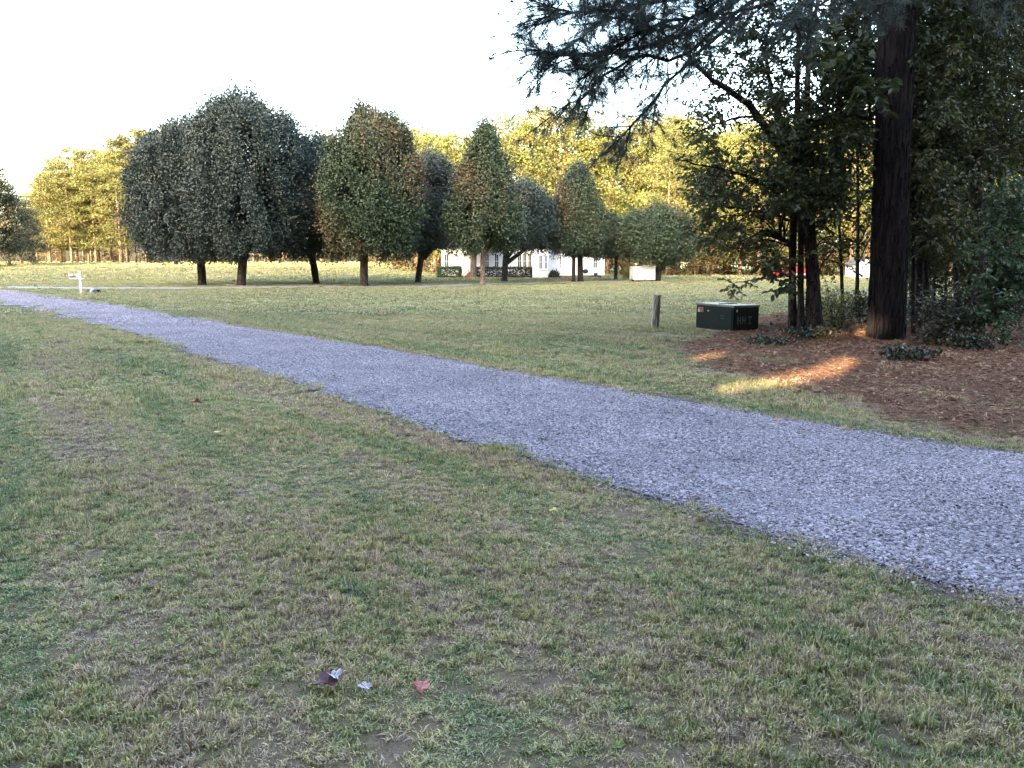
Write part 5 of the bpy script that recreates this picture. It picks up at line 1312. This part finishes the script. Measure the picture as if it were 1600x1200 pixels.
# white cargo trailer by the leaning tree
YT = 59.9; b = gnd(X_(1008.5, YT), YT); tr = tag(empty('cargo_trailer', b), 'small white box trailer parked beside the leaning grey-green tree', 'trailer')
xw = X_(1025, YT) - X_(992, YT); Ft = frame(b, 0)
rb('box_body', M['white_trim'], tr, -xw / 2, xw / 2, .1, 2.6, .16, 1.2, bev=.03, fr=Ft)
rb('door', M['white_trim'], tr, -xw / 2 + .08, -.012, .06, .098, .24, 1.12, bev=.008, fr=Ft); rb('door', M['white_trim'], tr, .012, xw / 2 - .08, .06, .098, .24, 1.12, bev=.008, fr=Ft)
rb('bumper', M['grey_metal'], tr, -xw / 2 + .1, xw / 2 - .1, .02, .098, .17, .22, bev=.01, fr=Ft)
for sx in (-1, 1):
    wh = tube(G(), Ft(np.array([[sx * (xw / 2 - .18), 1.3, .2], [sx * (xw / 2 + .0), 1.3, .2]])), .2, 16).build('wheel', M['black'], tr)
tube(G(), Ft(np.array([[0, .06, -.05], [0, .06, .3]])), .03, 8).build('support_jack', M['black'], tr)
rb('roof_vent', M['white_trim'], tr, -.12, .12, 1.0, 1.3, 1.202, 1.26, bev=.015, fr=Ft)

# red car seen from behind beyond the stems
YR = 68.0; b = gnd(X_(1249, YR), YR, .03); car = tag(empty('red_car', b), 'red car parked on the far lawn edge, glimpsed between the dark stems', 'car'); Fc = frame(b, R(8))
g = G(); sec = [(-.86, .28), (-.88, .62), (-.82, .88), (-.66, .95), (-.52, 1.36), (.52, 1.36), (.66, .95), (.82, .88), (.88, .62), (.86, .28)]
rows = [(0, .96), (.35, 1.0), (1.3, 1.0), (2.6, 1.0), (3.9, .97), (4.3, .9)]
V = []
for (yy_, k_) in rows:
    for (a_, c_) in sec:
        cc = c_ if c_ < .93 else (.93 + (c_ - .93) * (0.25 if yy_ < .1 else 1 if 0.1 < yy_ < 2.2 else .9 if yy_ < 2.7 else .05))
        V.append((a_ * k_, yy_, cc))
n = len(sec); F_ = [[q * n + i, q * n + (i + 1) % n, (q + 1) * n + (i + 1) % n, (q + 1) * n + i] for q in range(5) for i in range(n)] + [list(range(n))[::-1], list(range(5 * n, 6 * n))]
addpoly(g, Fc(np.array(V)), F_).build('body', M['red_paint'], car)
rb('rear_window', M['glass'], car, -.5, .5, .12, .22, 1.0, 1.28, bev=.01, fr=Fc)
rb('bumper', M['grey_metal'], car, -.8, .8, -.1, .02, .36, .52, bev=.03, fr=Fc)
for sx in (-1, 1):
    rb('tail_light', M['orange'], car, sx * .76 - .07, sx * .76 + .07, -.03, .05, .66, .82, bev=.01, fr=Fc)
    for yy_ in (.75, 3.35):
        wl = tube(G(), Fc(np.array([[sx * .70, yy_, .31], [sx * .89, yy_, .31]])), .31, 18).build('wheel', M['black'], car)

# white garden shed glimpsed beside the pine trunk
YG = 71.0; b = gnd(X_(1352, YG), YG); sh = tag(empty('garden_shed', b), 'white gabled garden shed glimpsed beside the massive pine trunk', 'shed'); Fs = frame(b, R(0))
g = G(); addpoly(g, Fs(np.array([(-.75, 0, 0), (.75, 0, 0), (.75, 0, 1.35), (0, 0, 1.85), (-.75, 0, 1.35), (-.75, 2.4, 0), (.75, 2.4, 0), (.75, 2.4, 1.35), (0, 2.4, 1.85), (-.75, 2.4, 1.35)])),
    [[0, 1, 2, 3, 4], [9, 8, 7, 6, 5], [0, 4, 9, 5], [1, 6, 7, 2], [0, 5, 6, 1]]).build('wall', M['white'], sh)
g = G(); addpoly(g, Fs(np.array([(-.9, -.15, 1.26), (0, -.15, 1.87), (.9, -.15, 1.26), (-.9, 2.55, 1.26), (0, 2.55, 1.87), (.9, 2.55, 1.26), (-.9, -.15, 1.33), (0, -.15, 1.95), (.9, -.15, 1.33), (-.9, 2.55, 1.33), (0, 2.55, 1.95), (.9, 2.55, 1.33)])),
    [[6, 7, 10, 9], [7, 8, 11, 10], [0, 3, 4, 1], [1, 4, 5, 2], [0, 1, 7, 6], [1, 2, 8, 7], [3, 9, 10, 4], [4, 10, 11, 5], [0, 6, 9, 3], [2, 5, 11, 8]]).build('roof', M['roof'], sh)
dr = rb('door', M['white_trim'], sh, -.35, .35, -.04, -.003, .03, 1.2, bev=.008, fr=Fs); rb('handle', M['black'], dr, .22, .27, -.075, -.041, .55, .62, bev=.006, fr=Fs)

# ------------------------------------------------------------------ fallen leaves
def fallen_leaf(px, py, size, mat, label, seed, curl=.35, lift=.035, lobes=3):
    r = np.random.default_rng(seed); b = ground(px, py, lift); g = G()
    na, nr = 44, 6; th = np.linspace(0, 2 * math.pi, na, endpoint=False)
    rad_ = .5 * (.50 + .50 * np.abs(np.cos(th * (lobes + 2) / 2.0)) ** .7 * (1 - .35 * np.abs(np.sin(th / 2)) ** 4)) * (1 + r.normal(0, .05, na))
    rr2 = np.linspace(0, 1, nr + 1)[1:]
    X2 = (np.cos(th)[None] * rad_[None] * rr2[:, None]).ravel(); Y2 = (np.sin(th)[None] * rad_[None] * rr2[:, None] * .82).ravel()
    X2 = np.concatenate([[0], X2]); Y2 = np.concatenate([[0], Y2]); q2 = np.hypot(X2, Y2); a2 = np.arctan2(Y2, X2)
    Z2 = curl * (1.5 * Y2 ** 2 + .9 * q2 ** 2 * np.sin(a2 * 2 + r.uniform(0, 6)) + .10 * np.sin(X2 * 13 + r.uniform(0, 6)) * q2 + .12 * np.abs(np.sin(a2 * 3.5)) * q2)
    x_, y_, z_ = X2 * size, Y2 * size, Z2 * size * 1.3
    a_ = r.uniform(0, 6.28); tl = r.uniform(-.3, .3)
    y2 = y_ * math.cos(tl) - z_ * math.sin(tl); z2 = y_ * math.sin(tl) + z_ * math.cos(tl)
    P = np.stack([x_ * math.cos(a_) - y2 * math.sin(a_), x_ * math.sin(a_) + y2 * math.cos(a_), z2], -1) + b
    j_ = np.arange(na); k_ = (j_ + 1) % na
    g.add(P, np.stack([np.zeros(na, int), 1 + j_, 1 + k_], 1))
    for q_ in range(nr - 1): g.F.append(np.stack([1 + q_ * na + j_, 1 + (q_ + 1) * na + j_, 1 + (q_ + 1) * na + k_, 1 + q_ * na + k_], 1))
    root = tag(empty('fallen_leaf', b), label, 'leaf', 'fallen leaves')
    bl = g.build('leaf_blade', M[mat], root, smooth=True)
    md = bl.modifiers.new('thickness', 'SOLIDIFY'); md.thickness = .0012
    rib = [P[1 + q_ * na] + [0, 0, .0018] for q_ in range(nr - 1, -1, -1)] + [P[0] + [0, 0, .0018]]
    out_ = [P[1 + q_ * na + na // 2] + [0, 0, .0018] for q_ in range(nr)]; e = unit(out_[-1] - P[0])
    tube(G(), np.array(rib + out_ + [out_[-1] + e * size * .45 - [0, 0, .006]]), np.linspace(.0006, .0016, 2 * nr + 2), 4, False).build('leaf_stalk', M['leaf_brown'], root)
FL = [(512, 1083, .115, 'leaf_purple', 'dark purple curled leaf with a pale underside on the near lawn', .6, .045, 2), (523, 1078, .07, 'leaf_pale', 'pale folded leaf resting against the dark purple curled one', .5, .06, 2),
      (569, 1090, .062, 'leaf_pale', 'small silvery leaf between the purple leaf and the red leaf', .4, .045, 3), (659, 1088, .088, 'leaf_red', 'bright red leaf lying on the near lawn', .4, .045, 3),
      (866, 808, .07, 'leaf_yellow', 'pale yellow leaf lying in green grass near the drive', .3, .045, 2), (307, 637, .14, 'leaf_orange', 'upright orange leaf standing in dry grass', .6, .06, 3),
      (339, 683, .10, 'leaf_yellow', 'yellow leaf in the green patch past the orange leaf', .4, .045, 2), (1088, 785, .09, 'leaf_brown', 'brown leaf at the grassy edge of the drive', .4, .04, 3),
      (848, 690, .09, 'leaf_brown', 'brown leaf lying out on the gravel', .4, .03, 3), (288, 549, .13, 'leaf_brown', 'large brown leaf at the near edge of the far drive', .5, .06, 3),
      (1216, 660, .09, 'leaf_orange', 'rusty leaf on the gravel by the far verge', .4, .03, 3), (190, 571, .12, 'leaf_brown', 'dark curled leaf among dry grass', .7, .06, 2),
      (1050, 942, .05, 'leaf_orange', 'small rusty leaf in the near grass', .3, .045, 2), (240, 925, .06, 'leaf_brown', 'brown leaf sunk in olive grass', .4, .045, 3),
      (1452, 541, .12, 'leaf_yellow', 'yellow leaf fallen on dark straw under the bush', .3, .06, 2), (1564, 554, .12, 'leaf_yellow', 'yellow leaf fallen on the straw below the green sapling', .3, .06, 2)]
for q, (px, py, s_, mt, lab, cu, lf, lo) in enumerate(FL): fallen_leaf(px, py, s_, mt, lab, 140 + q, cu, lf, lo)
